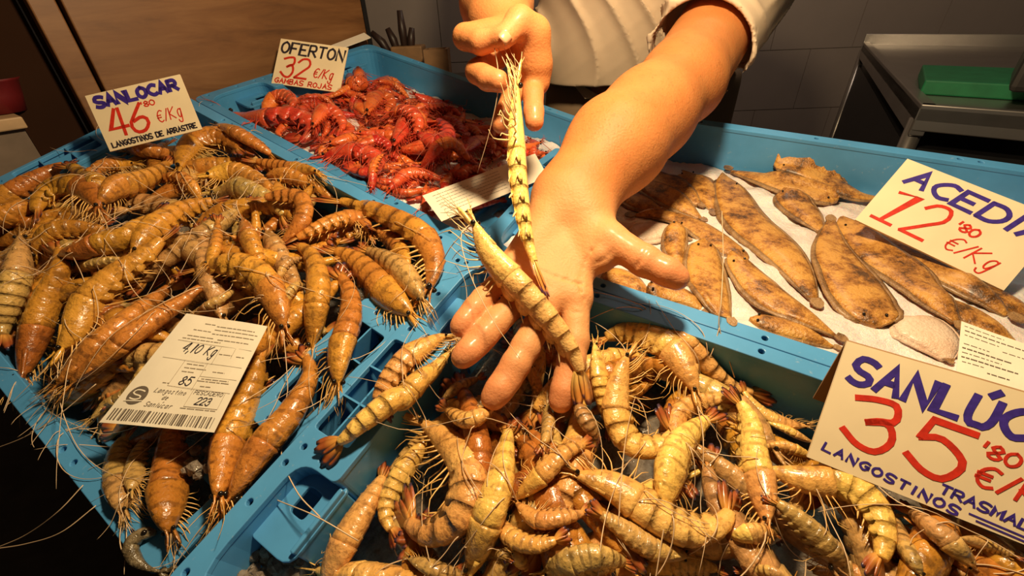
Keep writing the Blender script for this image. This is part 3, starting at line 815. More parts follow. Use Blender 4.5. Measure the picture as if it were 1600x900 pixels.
# ---- left crate
GA = 'brown prawns heaped in the left crate'; LA = 'brown banded prawn lying in the heap of the left blue crate'
filler(heapA, 70, -L, -W, ['amber', 'amber', 'olive'], GA, LA, 0.15, legs=False)
A_LIST = [
 ([(-30, 325), (50, 290), (120, 248)], 'amber', 1.1, 70, 'amber prawn at the upper left edge of the left crate, head out of the picture'),
 ([(-25, 357), (25, 332), (62, 312)], 'amber', 1.1, 60, 'amber prawn at the left edge just below the uppermost one there'),
 ([(178, 312), (140, 280), (108, 265)], 'gold', 1.0, 60, 'short prawn whose tail meets the uppermost prawn of the left edge'),
 ([(160, 332), (140, 300), (100, 291), (65, 312), (52, 348)], 'amber', 1.0, 20, 'arched prawn lying on its side near the left edge of the left crate'),
 ([(45, 390), (100, 365), (178, 340)], 'amber', 1.0, 60, 'amber prawn lying level below the arched prawn near the left edge'),
 ([(215, 262), (170, 265), (128, 288)], 'amber', 1.0, 50, 'prawn lying in front of the 46 price sign at its left end'),
 ([(200, 238), (240, 236), (280, 250)], 'gold', 1.0, 50, 'prawn lying directly under the lower edge of the 46 price sign'),
 ([(315, 318), (300, 292), (275, 274), (238, 288)], 'gold', 0.9, 40, 'small bent prawn right of the one pointing down from the 46 price sign'),
 ([(330, 218), (370, 224), (410, 262)], 'olive', 1.1, 55, 'olive prawn right of the 46 price sign, second row from the rim'),
 ([(282, 265), (300, 228), (345, 213), (388, 243)], 'amber', 1.0, 30, 'arched amber prawn at the lower right corner of the 46 price sign'),
 ([(332, 186), (370, 206), (437, 250)], 'gold', 0.85, 50, 'prawn lying along the crate rim just right of the 46 price sign'),
 ([(495, 268), (440, 258), (388, 250)], 'gold', 0.9, 50, 'slender prawn along the rim beside the front row of red shrimp'),
 ([(415, 275), (460, 278), (522, 286)], 'gold', 0.9, 60, 'slender prawn lying level just inside the rim towards the red shrimp'),
 ([(322, 276), (366, 270), (400, 283), (436, 305)], 'gold', 1.0, 45, 'prawn in the upper middle of the left crate pointing left'),
 ([(130, 458), (190, 425), (245, 398)], 'olive', 1.0, 55, 'olive prawn above the three long parallel prawns of the left crate'),
 ([(108, 425), (150, 413), (200, 403)], 'olive', 1.0, 55, 'short olive prawn at the left, above the longest parallel prawns'),
 ([(100, 408), (150, 385), (205, 368), (264, 330)], 'amber', 1.05, 60, 'long amber prawn lying level across the left middle of the left crate'),
 ([(215, 398), (255, 355), (300, 325), (355, 312)], 'amber', 1.05, 55, 'long amber prawn rising to the right in the middle of the left crate'),
 ([(192, 355), (205, 310), (235, 272), (270, 238)], 'gold', 1.15, 70, 'prawn pointing its head down below the 46 price sign'),
 ([(35, 372), (30, 430), (15, 485), (2, 548)], 'olive', 1.15, 70, 'dark prawn at the very left edge of the picture'),
 ([(36, 592), (48, 545), (70, 480), (95, 420), (88, 362)], 'amber', 1.0, 60, 'long prawn standing head down beside the darkest prawn at the left edge'),
 ([(362, 372), (375, 335), (400, 308)], 'gold', 1.0, 45, 'short upright prawn left of the curled one in the middle of the left crate'),
 ([(322, 412), (337, 375), (346, 342)], 'gold', 1.0, 40, 'small upright prawn above the bent prawn beside the weight label'),
 ([(305, 492), (345, 468), (372, 450)], 'olive', 1.1, 60, 'olive prawn lying just above the weight label'),
 ([(278, 482), (308, 465), (335, 452)], 'olive', 1.0, 50, 'short olive prawn above the upper left corner of the weight label'),
 ([(380, 345), (395, 385), (414, 428)], 'gold', 1.1, 60, 'upright prawn left of the curled one, nearest the heap centre of the left crate'),
 ([(433, 440), (450, 412), (480, 402)], 'olive', 1.0, 60, 'olive prawn between the bent prawn and the pair beside the grilled slot, upper'),
 ([(437, 480), (455, 455), (482, 443)], 'olive', 1.0, 60, 'olive prawn between the bent prawn and the pair beside the grilled slot, lower'),
 ([(95, 548), (140, 487), (190, 449), (245, 412), (288, 362)], 'gold', 0.95, 40, 'long straight prawn, uppermost of three parallel ones above the weight label'),
 ([(88, 622), (130, 600), (188, 560)], 'olive', 1.0, 50, 'olive prawn at the left below the three long parallel prawns'),
 ([(92, 602), (150, 543), (215, 487), (292, 430)], 'gold', 1.0, 40, 'long straight prawn, middle of three parallel ones above the weight label'),
 ([(122, 607), (188, 545), (250, 488), (338, 424)], 'gold', 0.9, 35, 'long straight prawn, lowest of three parallel ones above the weight label'),
 ([(118, 645), (170, 595), (230, 540)], 'olive', 0.9, 50, 'olive prawn pointing towards the left corner of the weight label'),
 ([(440, 380), (470, 342), (470, 312), (436, 307), (398, 318)], 'gold', 1.0, 25, 'curled prawn in the middle of the left crate heap'),
 ([(577, 362), (560, 336), (510, 345), (446, 378)], 'gold', 0.9, 20, 'prawn with spread legs lying level near the right corner of the left crate'),
 ([(668, 455), (679, 408), (660, 370), (620, 345), (567, 323), (500, 308)], 'gold', 0.8, 20, 'prawn curving along the right corner rim of the left crate'),
 ([(638, 420), (627, 395), (606, 370), (578, 352)], 'gold', 1.1, 45, 'short prawn inside the curve at the right corner of the left crate'),
 ([(660, 470), (640, 440), (610, 412), (560, 385)], 'olive', 1.15, 70, 'broad olive prawn behind the large tan one at the right corner'),
 ([(643, 494), (597, 452), (555, 409), (505, 384)], 'gold', 1.1, 40, 'large tan prawn lying across the right corner of the left crate'),
 ([(445, 518), (427, 462), (397, 425), (352, 412), (282, 426)], 'gold', 0.95, 25, 'bent prawn whose legs reach over the top edge of the weight label'),
 ([(487, 545), (494, 490), (498, 440), (485, 398), (447, 376)], 'gold', 0.95, 45, 'prawn standing head down, left of the two beside the grilled slot'),
 ([(527, 602), (534, 550), (548, 500), (545, 455), (518, 412)], 'gold', 0.95, 45, 'prawn standing head down, right of the two beside the grilled slot'),
 ([(193, 800), (190, 757), (187, 713), (202, 672)], 'olive', 1.3, 65, 'leftmost prawn hanging over the front rim under the weight label'),
 ([(205, 768), (213, 722), (228, 678)], 'olive', 1.1, 45, 'short olive prawn tucked between the leftmost hanging prawn and the thick amber one'),
 ([(267, 832), (262, 785), (267, 730), (267, 640)], 'amber', 1.35, 75, 'thick amber prawn hanging head down below the barcode of the weight label'),
 ([(342, 778), (356, 700), (378, 647), (400, 590), (413, 525)], 'amber', 1.0, 70, 'straight prawn along the right side of the weight label'),
 ([(369, 783), (409, 700), (455, 640), (484, 575), (450, 538)], 'gold', 1.05, 60, 'long bent prawn reaching over the rim between weight label and grilled slot'),
]
for pts, kind, wf, roll, lab in A_LIST:
    pile_prawn(heapA, pts, True, kind, roll, wf, lab or LA, GA if lab is None else None, feel=2)

# ---- foreground crate
GD = 'tan prawns heaped in the foreground crate'; LD = 'tan banded prawn lying in the heap of the foreground blue crate'
filler(heapD, 85, 0, -W, ['amber', 'tan', 'olive'], GD, LD, 0.14, box=(0.09, 0.58, 0.03, 0.37), legs=False)
D_LIST = [
 ([(1010, 527), (1070, 560), (1128, 600), (1200, 622)], 'tan', 0.8, 50, 'slender prawn along the back wall of the foreground crate'),
 ([(1272, 650), (1211, 626), (1150, 600)], 'tan', 1.0, 40, 'prawn lying against the back wall just left of the 35 price sign'),
 ([(1268, 692), (1230, 668), (1190, 655)], 'tan', 1.0, 50, 'short prawn left of the 35 price sign, upper of two'),
 ([(1268, 714), (1225, 697), (1185, 700)], 'tan', 1.0, 50, 'short prawn left of the 35 price sign, lower of two'),
 ([(690, 622), (720, 606), (755, 588)], 'olive', 1.1, 60, 'olive prawn under the ring fingertip'),
 ([(900, 628), (918, 662), (936, 694)], 'olive', 1.1, 60, 'olive prawn under the index fingertip'),
 ([(855, 640), (857, 675), (848, 708)], 'olive', 1.0, 70, 'olive prawn below the gap between middle and index fingertips'),
 ([(832, 572), (840, 615), (824, 655)], 'tan', 1.0, 50, 'prawn showing between the middle and index fingers'),
 ([(1085, 612), (1063, 574), (1035, 546), (981, 527), (922, 545)], 'tan', 1.0, 30, 'prawn arched along the back wall right of the open hand'),
 ([(930, 545), (937, 589), (946, 633), (957, 682)], 'tan', 1.0, 45, 'upright prawn immediately right of the index finger'),
 ([(640, 872), (690, 893), (750, 905)], 'olive', 1.0, 50, 'olive prawn at the bottom edge left of the upright slender prawn'),
 ([(745, 872), (770, 864), (800, 872)], 'olive', 1.0, 50, 'short olive prawn at the bottom edge right of the upright slender prawn'),
 ([(800, 862), (818, 885), (825, 915)], 'tan', 1.2, 50, 'short prawn at the bottom edge left of the large grey-olive carapace'),
 ([(1000, 892), (1060, 880), (1135, 892)], 'tan', 1.1, 40, 'prawn at the bottom edge under the large grey-olive carapace'),
 ([(1145, 842), (1180, 832), (1218, 836)], 'tan', 1.2, 45, 'short prawn below the head-down prawn left of the 35 price sign'),
 ([(850, 897), (925, 873), (990, 882)], 'olive', 1.1, 50, 'olive prawn at the bottom edge in the middle'),
 ([(1225, 905), (1195, 893), (1158, 886)], 'olive', 1.0, 50, 'olive prawn at the bottom edge under the diagonal grey-olive prawn'),
 ([(1500, 842), (1545, 852), (1595, 872)], 'olive', 1.1, 50, 'olive prawn in the lower right corner under the 35 price sign'),
 ([(770, 638), (728, 655), (688, 632)], 'tan', 1.1, 50, 'banded prawn under the middle fingertip'),
 ([(702, 535), (641, 548), (605, 584), (592, 624), (606, 662)], 'tan', 0.95, 15, 'curled prawn with its tail on the rim beside the grilled slot'),
 ([(495, 918), (540, 842), (570, 780), (592, 702)], 'tan', 1.25, 40, 'long prawn standing by the left wall of the foreground crate'),
 ([(668, 688), (625, 745), (603, 800), (622, 848)], 'tan', 0.95, 35, 'prawn inside the left wall beside the curled ring of the heap'),
 ([(1062, 695), (1057, 655), (1088, 627), (1145, 624)], 'tan', 0.9, 30, 'prawn with its tail pointing right above the thick spotted prawn'),
 ([(982, 556), (967, 598), (963, 647), (981, 690), (1020, 700), (1050, 677), (1040, 640)], 'tan', 0.8, 20, 'prawn bent like a hook below the fingertips, right of the index finger'),
 ([(1040, 795), (1045, 745), (1060, 700), (1090, 668), (1124, 643)], 'tan', 1.1, 55, 'thick spotted prawn in the centre of the foreground heap, tail up'),
 ([(1196, 818), (1190, 767), (1177, 713), (1170, 655), (1138, 608)], 'tan', 0.95, 50, 'prawn standing head down left of the 35 price sign'),
 ([(805, 778), (839, 749), (883, 707), (930, 690)], 'tan', 0.95, 30, 'prawn left of the heap centre with its tail up to the right'),
 ([(808, 785), (839, 811), (883, 808), (925, 797)], 'tan', 0.9, 30, 'prawn with a reddish tail left of the large grey-olive carapace'),
 ([(772, 803), (799, 838), (839, 851), (884, 838)], 'tan', 0.95, 30, 'prawn with a dark tail below the reddish-tailed one'),
 ([(1073, 868), (1017, 854), (963, 820), (922, 792)], 'olive', 1.25, 60, 'grey-olive prawn with a large carapace at the bottom centre'),
 ([(898, 738), (960, 760), (1020, 802), (1080, 830), (1132, 812), (1143, 760)], 'tan', 0.9, 25, 'large prawn curving through the centre of the foreground heap'),
 ([(1330, 905), (1295, 860), (1247, 811), (1196, 772)], 'olive', 1.1, 55, 'grey-olive prawn lying diagonally below the left corner of the 35 price sign'),
 ([(1440, 900), (1411, 847), (1384, 782)], 'olive', 0.9, 50, 'olive prawn beside the glossy one under the 35 price sign'),
 ([(1515, 882), (1473, 838), (1412, 792)], 'olive', 1.15, 50, 'glossy prawn under the lower edge of the 35 price sign'),
 ([(1197, 735), (1255, 750), (1322, 757), (1367, 795), (1380, 850), (1362, 908)], 'tan', 0.85, 20, 'prawn bending round below the lower edge of the 35 price sign'),
 ([(655, 660), (708, 700), (734, 749), (717, 807), (672, 834), (636, 812), (626, 780)], 'tan', 0.75, 15, 'prawn curled into a ring in the left half of the foreground heap'),
 ([(732, 900), (757, 822), (779, 758), (788, 713), (798, 644)], 'tan', 0.95, 55, 'straight slender prawn standing upright below the middle fingertip'),
 ([(710, 572), (663, 629), (619, 669), (561, 701), (520, 722)], 'tan', 0.85, 50, 'straight prawn resting on the crate rim with its tail over the edge'),
]
for pts, kind, wf, roll, lab in D_LIST:
    pile_prawn(heapD, pts, True, kind, roll, wf * 1.16, lab or LD, GD if lab is None else None, feel=2)

# ---- red shrimp crate
GB = 'red shrimp in the back left crate'; LB = 'small red shrimp lying in the back left blue crate'
filler(heapB, 100, -L, 0, ['red'], GB, LB, 0.10, (5, 50), box=(0.10, 0.58, 0.03, 0.33), curl=1.1, name='red_shrimp', wf=0.8)
B_LIST = [
 ([(357, 174), (410, 180), (460, 180), (487, 193), (475, 212), (445, 213)], 'red shrimp with its head on the left rim below the 32 price sign'),
 ([(408, 168), (425, 154), (445, 153), (460, 165), (452, 180)], 'curled red shrimp just below the left end of the 32 price sign'),
 ([(505, 247), (540, 237), (577, 243), (588, 257), (570, 271), (532, 263)], 'curled orange-red shrimp against the front rim of the red shrimp crate'),
 ([(515, 225), (540, 218), (562, 208), (566, 188)], None), ([(558, 222), (587, 217), (607, 227), (616, 248)], None),
 ([(575, 178), (583, 158), (600, 153), (611, 165), (597, 180)], None), ([(580, 137), (610, 128), (632, 139)], None),
 ([(618, 226), (633, 200), (645, 180), (656, 197), (637, 222)], None), ([(625, 232), (665, 226), (695, 216), (698, 200), (673, 190)], None),
 ([(580, 294), (586, 262), (603, 240)], None), ([(608, 297), (635, 277), (667, 277), (700, 287)], None),
 ([(543, 128), (560, 120), (564, 137)], None), ([(655, 222), (693, 214), (698, 200), (675, 193)], None),
 ([(600, 181), (635, 177), (654, 193), (642, 215)], None), ([(588, 142), (620, 133), (638, 138)], None),
 ([(648, 156), (680, 160), (704, 167)], None), ([(690, 187), (715, 195), (723, 214)], None), ([(653, 236), (700, 240), (743, 262)], None),
 ([(700, 253), (740, 265), (768, 282)], None), ([(660, 330), (672, 305), (690, 288)], None), ([(725, 238), (745, 222), (768, 225), (772, 243)], None),
 ([(715, 330), (745, 322), (790, 312)], None), ([(590, 118), (615, 112), (640, 124)], None),
 ([(480, 165), (505, 158), (530, 170)], None), ([(490, 195), (512, 180), (535, 195), (530, 212)], None), ([(545, 165), (560, 150), (575, 160)], None),
]
for pts, lab in B_LIST:
    pile_prawn(heapB, pts, True, 'red', random.uniform(8, 35), 0.92, lab or LB, GB if lab is None else None, 'red_shrimp', feel=2, spread=0.2)
flush()

# ------------------------------------------------------------------ soles on ice
def ice_bed(heap, u0, v0, name, label, drop, amp=0.006, mat='ice'):
    nu, nv = 110, 70; uu = np.linspace(u0 + 0.022, u0 + L - 0.022, nu); vv = np.linspace(v0 + 0.0185, v0 + W - 0.0185, nv)
    U, Vv = np.meshgrid(uu, vv, indexing='ij')
    Hh = heap.h0(np.clip(U, u0 + 0.066, u0 + L - 0.066), np.clip(Vv, v0 + 0.024, v0 + W - 0.024)) - drop
    r1 = np.random.default_rng(3); Z = np.zeros_like(U)
    for k in range(40):
        f = r1.uniform(30, 240); a = r1.uniform(0, 6.28); Z += np.sin((U * math.cos(a) + Vv * math.sin(a)) * f + r1.uniform(0, 6.28)) / (1 + f / 60)
    Hh = Hh + amp * Z / Z.std() * 0.4 + r1.normal(0, amp * 0.12, U.shape)
    V = heap.fr.ws(np.stack([U, Vv, Hh], -1).reshape(-1, 3))
    Fc = [(i * nv + j, (i + 1) * nv + j, (i + 1) * nv + j + 1, i * nv + j + 1) for i in range(nu - 1) for j in range(nv - 1)]
    o = obj(name, V, Fc, mat); o['kind'] = 'stuff'; tag(o, label, 'ice')
ice_bed(heapC, 0, 0, 'crushed_ice', 'bed of pinkish white crushed ice under the soles', 0.001, 0.005)
ice_bed(heapB, -L, 0, 'crushed_ice', 'crushed ice under the red shrimp in the back left crate', 0.006, 0.006)
ice_bed(heapA, -L, -W, 'crushed_ice', 'crushed ice under the brown prawns in the left crate', 0.045, 0.006, 'ice_clear')  # darker ice material, painting the shade in gaps between the prawns
ice_bed(heapD, 0, -W, 'crushed_ice', 'crushed ice under the tan prawns in the foreground crate', 0.035, 0.006, 'ice_clear')  # ice darkened here too, so gaps in the heap look shaded

ST = [0.0, 0.02, 0.07, 0.15, 0.28, 0.42, 0.58, 0.72, 0.84, 0.91, 0.94]
SW = [0.10, 0.38, 0.68, 0.88, 1.0, 0.98, 0.84, 0.60, 0.34, 0.17, 0.13]
def sole(pts, wpx, label, group=None, belly=False, lift=0.0):
    heap = heapC; n = 26
    D = crom(pts, n); P = np.array([heap.fr.uv(x, y, -0.03) for x, y in D])
    mid = np.array(pts[len(pts) // 2], float)
    sc = np.linalg.norm(heap.fr.uv(mid[0] + 1, mid[1], -0.03) - heap.fr.uv(mid[0], mid[1], -0.03)) * 0.5 + np.linalg.norm(heap.fr.uv(mid[0], mid[1] + 1, -0.03) - heap.fr.uv(mid[0], mid[1], -0.03)) * 0.5
    hw = wpx * sc * 0.5 * 0.92
    rf = lambda t, Ls: np.interp(t, ST + [1.0], SW + [0.2]) * 0.010
    P, r = heap.settle(pts, True, rf, n=n, sink=0.75, maxlift=0.035, lift=lift)
    T = np.gradient(P[:, :2], axis=0); T /= np.linalg.norm(T, axis=1)[:, None]; S = np.stack([-T[:, 1], T[:, 0]], 1)
    tt = np.linspace(0, 1, n); w = np.interp(tt, ST + [1.0], SW + [0.2]) * hw
    m = 11; loc = []
    for i in range(n):
        for k in range(m):
            x = -1 + 2 * k / (m - 1); q = P[i, :2] + S[i] * x * w[i]
            g = min(heap.h(q[0], q[1]) + 0.0015, P[i, 2] + 0.004)
            body = (1 - abs(x) ** 2.4) * 0.0075 * min(1, w[i] / hw * 1.4)
            loc.append([q[0], q[1], max(P[i, 2] * 0.55 + g * 0.45, g * 0.9 + P[i, 2] * 0.1) + body])
    loc = np.array(loc).reshape(n, m, 3)
    loc[:, :, 2] = (loc[:, :, 2] + np.roll(loc[:, :, 2], 1, 0) * 0.5 + np.roll(loc[:, :, 2], -1, 0) * 0.5) / 2 if True else loc[:, :, 2]
    loc[0, :, 2] = loc[1, :, 2]; loc[-1, :, 2] = loc[-2, :, 2]
    skin = 'sole_belly' if belly else 'sole_skin'
    root = empty('sole', heap.fr.ws(P[n // 2]), label, 'fish', group)
    def sheet(name, i0, i1, k0, k1, mat, th):
        A = loc[i0:i1, k0:k1]; a, b = A.shape[:2]
        top = heap.fr.ws(A.reshape(-1, 3)); bot = heap.fr.ws((A - [0, 0, th]).reshape(-1, 3))
        V = np.vstack([top, bot]); nn = a * b; Fc = []
        for i in range(a - 1):
            for j in range(b - 1):
                q = (i * b + j, (i + 1) * b + j, (i + 1) * b + j + 1, i * b + j + 1); Fc += [q[::-1], tuple(nn + z for z in q)]
        ed = [(i * b, (i + 1) * b) for i in range(a - 1)] + [((a - 1) * b + j, (a - 1) * b + j + 1) for j in range(b - 1)] + [((i + 1) * b + b - 1, i * b + b - 1) for i in range(a - 1)] + [(j + 1, j) for j in range(b - 1)]
        for x, y in ed: Fc.append((x, y, nn + y, nn + x))
        return obj(name, V, Fc, mat, root)
    sheet('body', 0, 24, 1, m - 1, skin, 0.004)
    sheet('fin_fringe', 1, 24, 0, 2, 'sole_fin' if not belly else skin, 0.0012)
    sheet('fin_fringe', 1, 24, m - 2, m, 'sole_fin' if not belly else skin, 0.0012)
    # tail fin
    q = P[23].copy(); d = np.r_[T[24], 0]; s = np.r_[S[24], 0]; lp = [q + s * w[23]]; ln = min(0.014, np.linalg.norm(P[-1, :2] - P[23, :2]) * 1.2)
    for k in range(7):
        a = math.pi * (0.5 - k / 6) * 0.7; lp.append(q + (d * math.cos(a) + s * math.sin(a) * 0.5) * ln)
    lp.append(q - s * w[23]); lp = np.array(lp); lp[:, 2] = q[2] + 0.003; bt = lp - [0, 0, 0.0015]; nn = len(lp)
    obj('tail_fin', heap.fr.ws(np.vstack([lp, bt])), [tuple(range(nn)), tuple(range(2 * nn - 1, nn - 1, -1))] + [(k, nn + k, nn + (k + 1) % nn, (k + 1) % nn) for k in range(nn)], 'sole_fin', root, smooth=False)
    if not belly:
        for x in (-0.18, 0.22):
            c = loc[2, m // 2] + np.r_[S[2] * x * w[2] * 2, 0] + [0, 0, 0.0006]
            V, Fc = ball(heap.fr.ws(c), 0.0014, 8, 5); obj('eye', V, Fc, 'eye_black', root)
    heap.stamp(np.c_[P[:, :2], P[:, 2] - 0.004], np.maximum(w * 0.8, 0.003) * 0.55 + 0.004) if False else None
    for i in range(0, n):
        for k in range(m):
            q = loc[i, k]; a = int((q[0] - heap.u0) / heap.RES); b = int((q[1] - heap.v0) / heap.RES)
            if 1 <= a < heap.nu - 1 and 1 <= b < heap.nv - 1: heap.H[a - 1:a + 2, b - 1:b + 2] = np.maximum(heap.H[a - 1:a + 2, b - 1:b + 2], q[2])
    return root
GC = 'brown soles on ice in the right crate'; LC = 'brown sole lying on ice in the right blue crate'
for pts, w, lab, bel in [
 ([(1410, 498), (1450, 525), (1485, 570)], 95, 'sole lying pale belly up just above the 35 price sign', True),
 ([(985, 372), (1030, 362), (1080, 378)], 48, 'sole lying pale belly up beside the thumb', True),
 ([(1205, 268), (1267, 283), (1335, 310), (1385, 312)], 50, 'sole lying along the back edge of the ice left of the 12 price sign', False),
 ([(1310, 312), (1267, 297), (1200, 278), (1128, 266)], 46, 'sole along the back edge of the ice behind the largest one', False),
 ([(1450, 470), (1520, 500), (1600, 548)], 60, 'dark sole above the small printed label at the right', False),
 ([(1500, 440), (1560, 470), (1630, 500)], 60, 'dark sole at the right edge under the 12 price sign', False),
 ([(1340, 350), (1400, 388), (1483, 430), (1595, 505)], 60, 'long sole directly below the 12 price sign', False),
 ([(1073, 248), (1098, 280), (1122, 316)], 52, 'short sole at the back left of the ice', False),
 ([(1010, 268), (1057, 296), (1099, 325)], 44, 'sole at the left of the ice, upper of two parallel ones', False),
 ([(1000, 288), (1050, 314), (1103, 348)], 42, 'sole at the left of the ice, lower of two parallel ones', False),
 ([(975, 300), (1000, 318), (1040, 330)], 40, 'sole showing under the forearm', False),
 ([(945, 425), (985, 447), (1022, 466)], 52, 'sole under the thumb at the near rim', False),
 ([(1010, 452), (1060, 463), (1105, 490)], 46, 'sole at the near rim just right of the thumb', False),
 ([(1170, 500), (1245, 520), (1312, 548)], 44, 'sole lying along the near rim of the right crate', False),
 ([(1222, 298), (1258, 335), (1288, 368)], 52, 'short sole left of the large dark one, pointing to the back', False),
 ([(1312, 342), (1373, 400), (1433, 442), (1510, 520)], 74, 'broad sole running down from the 12 price sign towards the printed label', False),
 ([(1168, 410), (1133, 387), (1085, 355), (1030, 336), (975, 338)], 42, 'sole pointing away from the wrist across the left of the ice', False),
 ([(1058, 348), (1054, 390), (1066, 428)], 36, 'small sole with its tail up above the thumb tip', False),
 ([(1098, 374), (1103, 430), (1120, 475), (1145, 512)], 66, 'sole right of the thumb tip pointing at the crate rim', False),
 ([(1140, 398), (1177, 440), (1217, 475), (1320, 535)], 62, 'sole reaching the near rim of the right crate', False),
 ([(1130, 272), (1160, 340), (1213, 387), (1247, 427), (1282, 487)], 76, 'large sole in the middle of the ice, second from the wrist', False),
 ([(1372, 512), (1335, 450), (1300, 392), (1297, 332)], 80, 'large dark sole in the middle of the ice with its tail towards the back', False),
]:
    sole(pts, w, lab or LC, None if lab else GC, bel)

# ------------------------------------------------------------------ writing: a small hand-drawn stroke alphabet
GLYPH = {
 'A': "00 5a a0|24 84", 'B': "00 0a|~0a 7a 88 65 05|~05 76 92 70 00", 'C': "~a9 6a 28 05 22 60 a1", 'D': "00 0a|~0a 6a a7 a3 60 00",
 'E': "aa 0a 00 a0|05 75", 'F': "aa 0a 00|05 75", 'G': "~a9 6a 28 05 22 60 92 a4|65 a5 a2", 'I': "50 5a", 'J': "~8a 83 60 30 02",
 'K': "00 0a|9a 05 a0", 'L': "0a 00 a0", 'M': "00 1a 53 9a a0", 'N': "00 0a a0 aa", 'O': "~5a 18 05 12 50 92 a5 98 5a", 'P': "00 0a|~0a 7a 97 75 05",
 'R': "00 0a|~0a 7a 97 75 05|45 a0", 'S': "~a9 7a 2a 07 35 84 a2 70 30 01", 'T': "0a aa|5a 50", 'U': "~0a 03 20 50 80 a3 aa", 'Z': "0a aa 00 a0",
 '0': "~5a 18 05 12 50 92 a5 98 5a", '1': "28 5a 50", 'ı': "09 8a 40|00 90", '2': "~08 3a 8a a7 64 00|00 a0", '3': "~09 4a 8a 97 66 45|~45 86 a3 80 40 02", '4': "5a 03 a3|7a 70",
 '5': "aa 2a 16|~16 57 a4 80 40 02", '6': "~8a 36 03 20 70 a3 75 24", '8': "~5a 18 36 74 a2 50 02 34 76 98 5a", '€': "~a9 6a 28 15 22 60 a1|06 76|04 74",
 '/': "00 aa", "'": "5a 46", ',': "51 3y", 'g': "~86 57 25 31 60 84|87 81|~81 7z 3z 1y",
 'a': "~86 47 14 20 61 84|87 80", 'c': "~86 47 14 20 60 81", 'd': "~86 47 14 20 61 84|8a 80", 'e': "~14 85 67 37 13 30 81", 'i': "57 50|59 5a", 'l': "5a 50",
 'n': "17 10|~14 47 76 80", 'o': "~57 15 13 50 83 85 57", 'r': "27 20|~24 57 87", 's': "~86 57 26 44 72 50 11", 't': "5a 52 80|27 87", 'u': "~17 12 40 73|87 80",
}
ACC = {'Í': 'I', 'Ú': 'U', 'Ó': 'O', 'ú': 'u'}
CH = {**{str(k): k for k in range(10)}, 'a': 10, 'y': -2, 'z': -4}
def glyph(ch):
    if ch in ACC: return glyph(ACC[ch]) + [np.array([[0.5, 1.15], [0.75, 1.35]])]
    out = []
    for pl in GLYPH[ch].split('|'):
        sm = pl.startswith('~'); pts = np.array([[CH[a[0]] / 10, CH[a[1]] / 10] for a in pl.lstrip('~').split()])
        out.append(crom(pts, 18) if sm else pts)
    return out

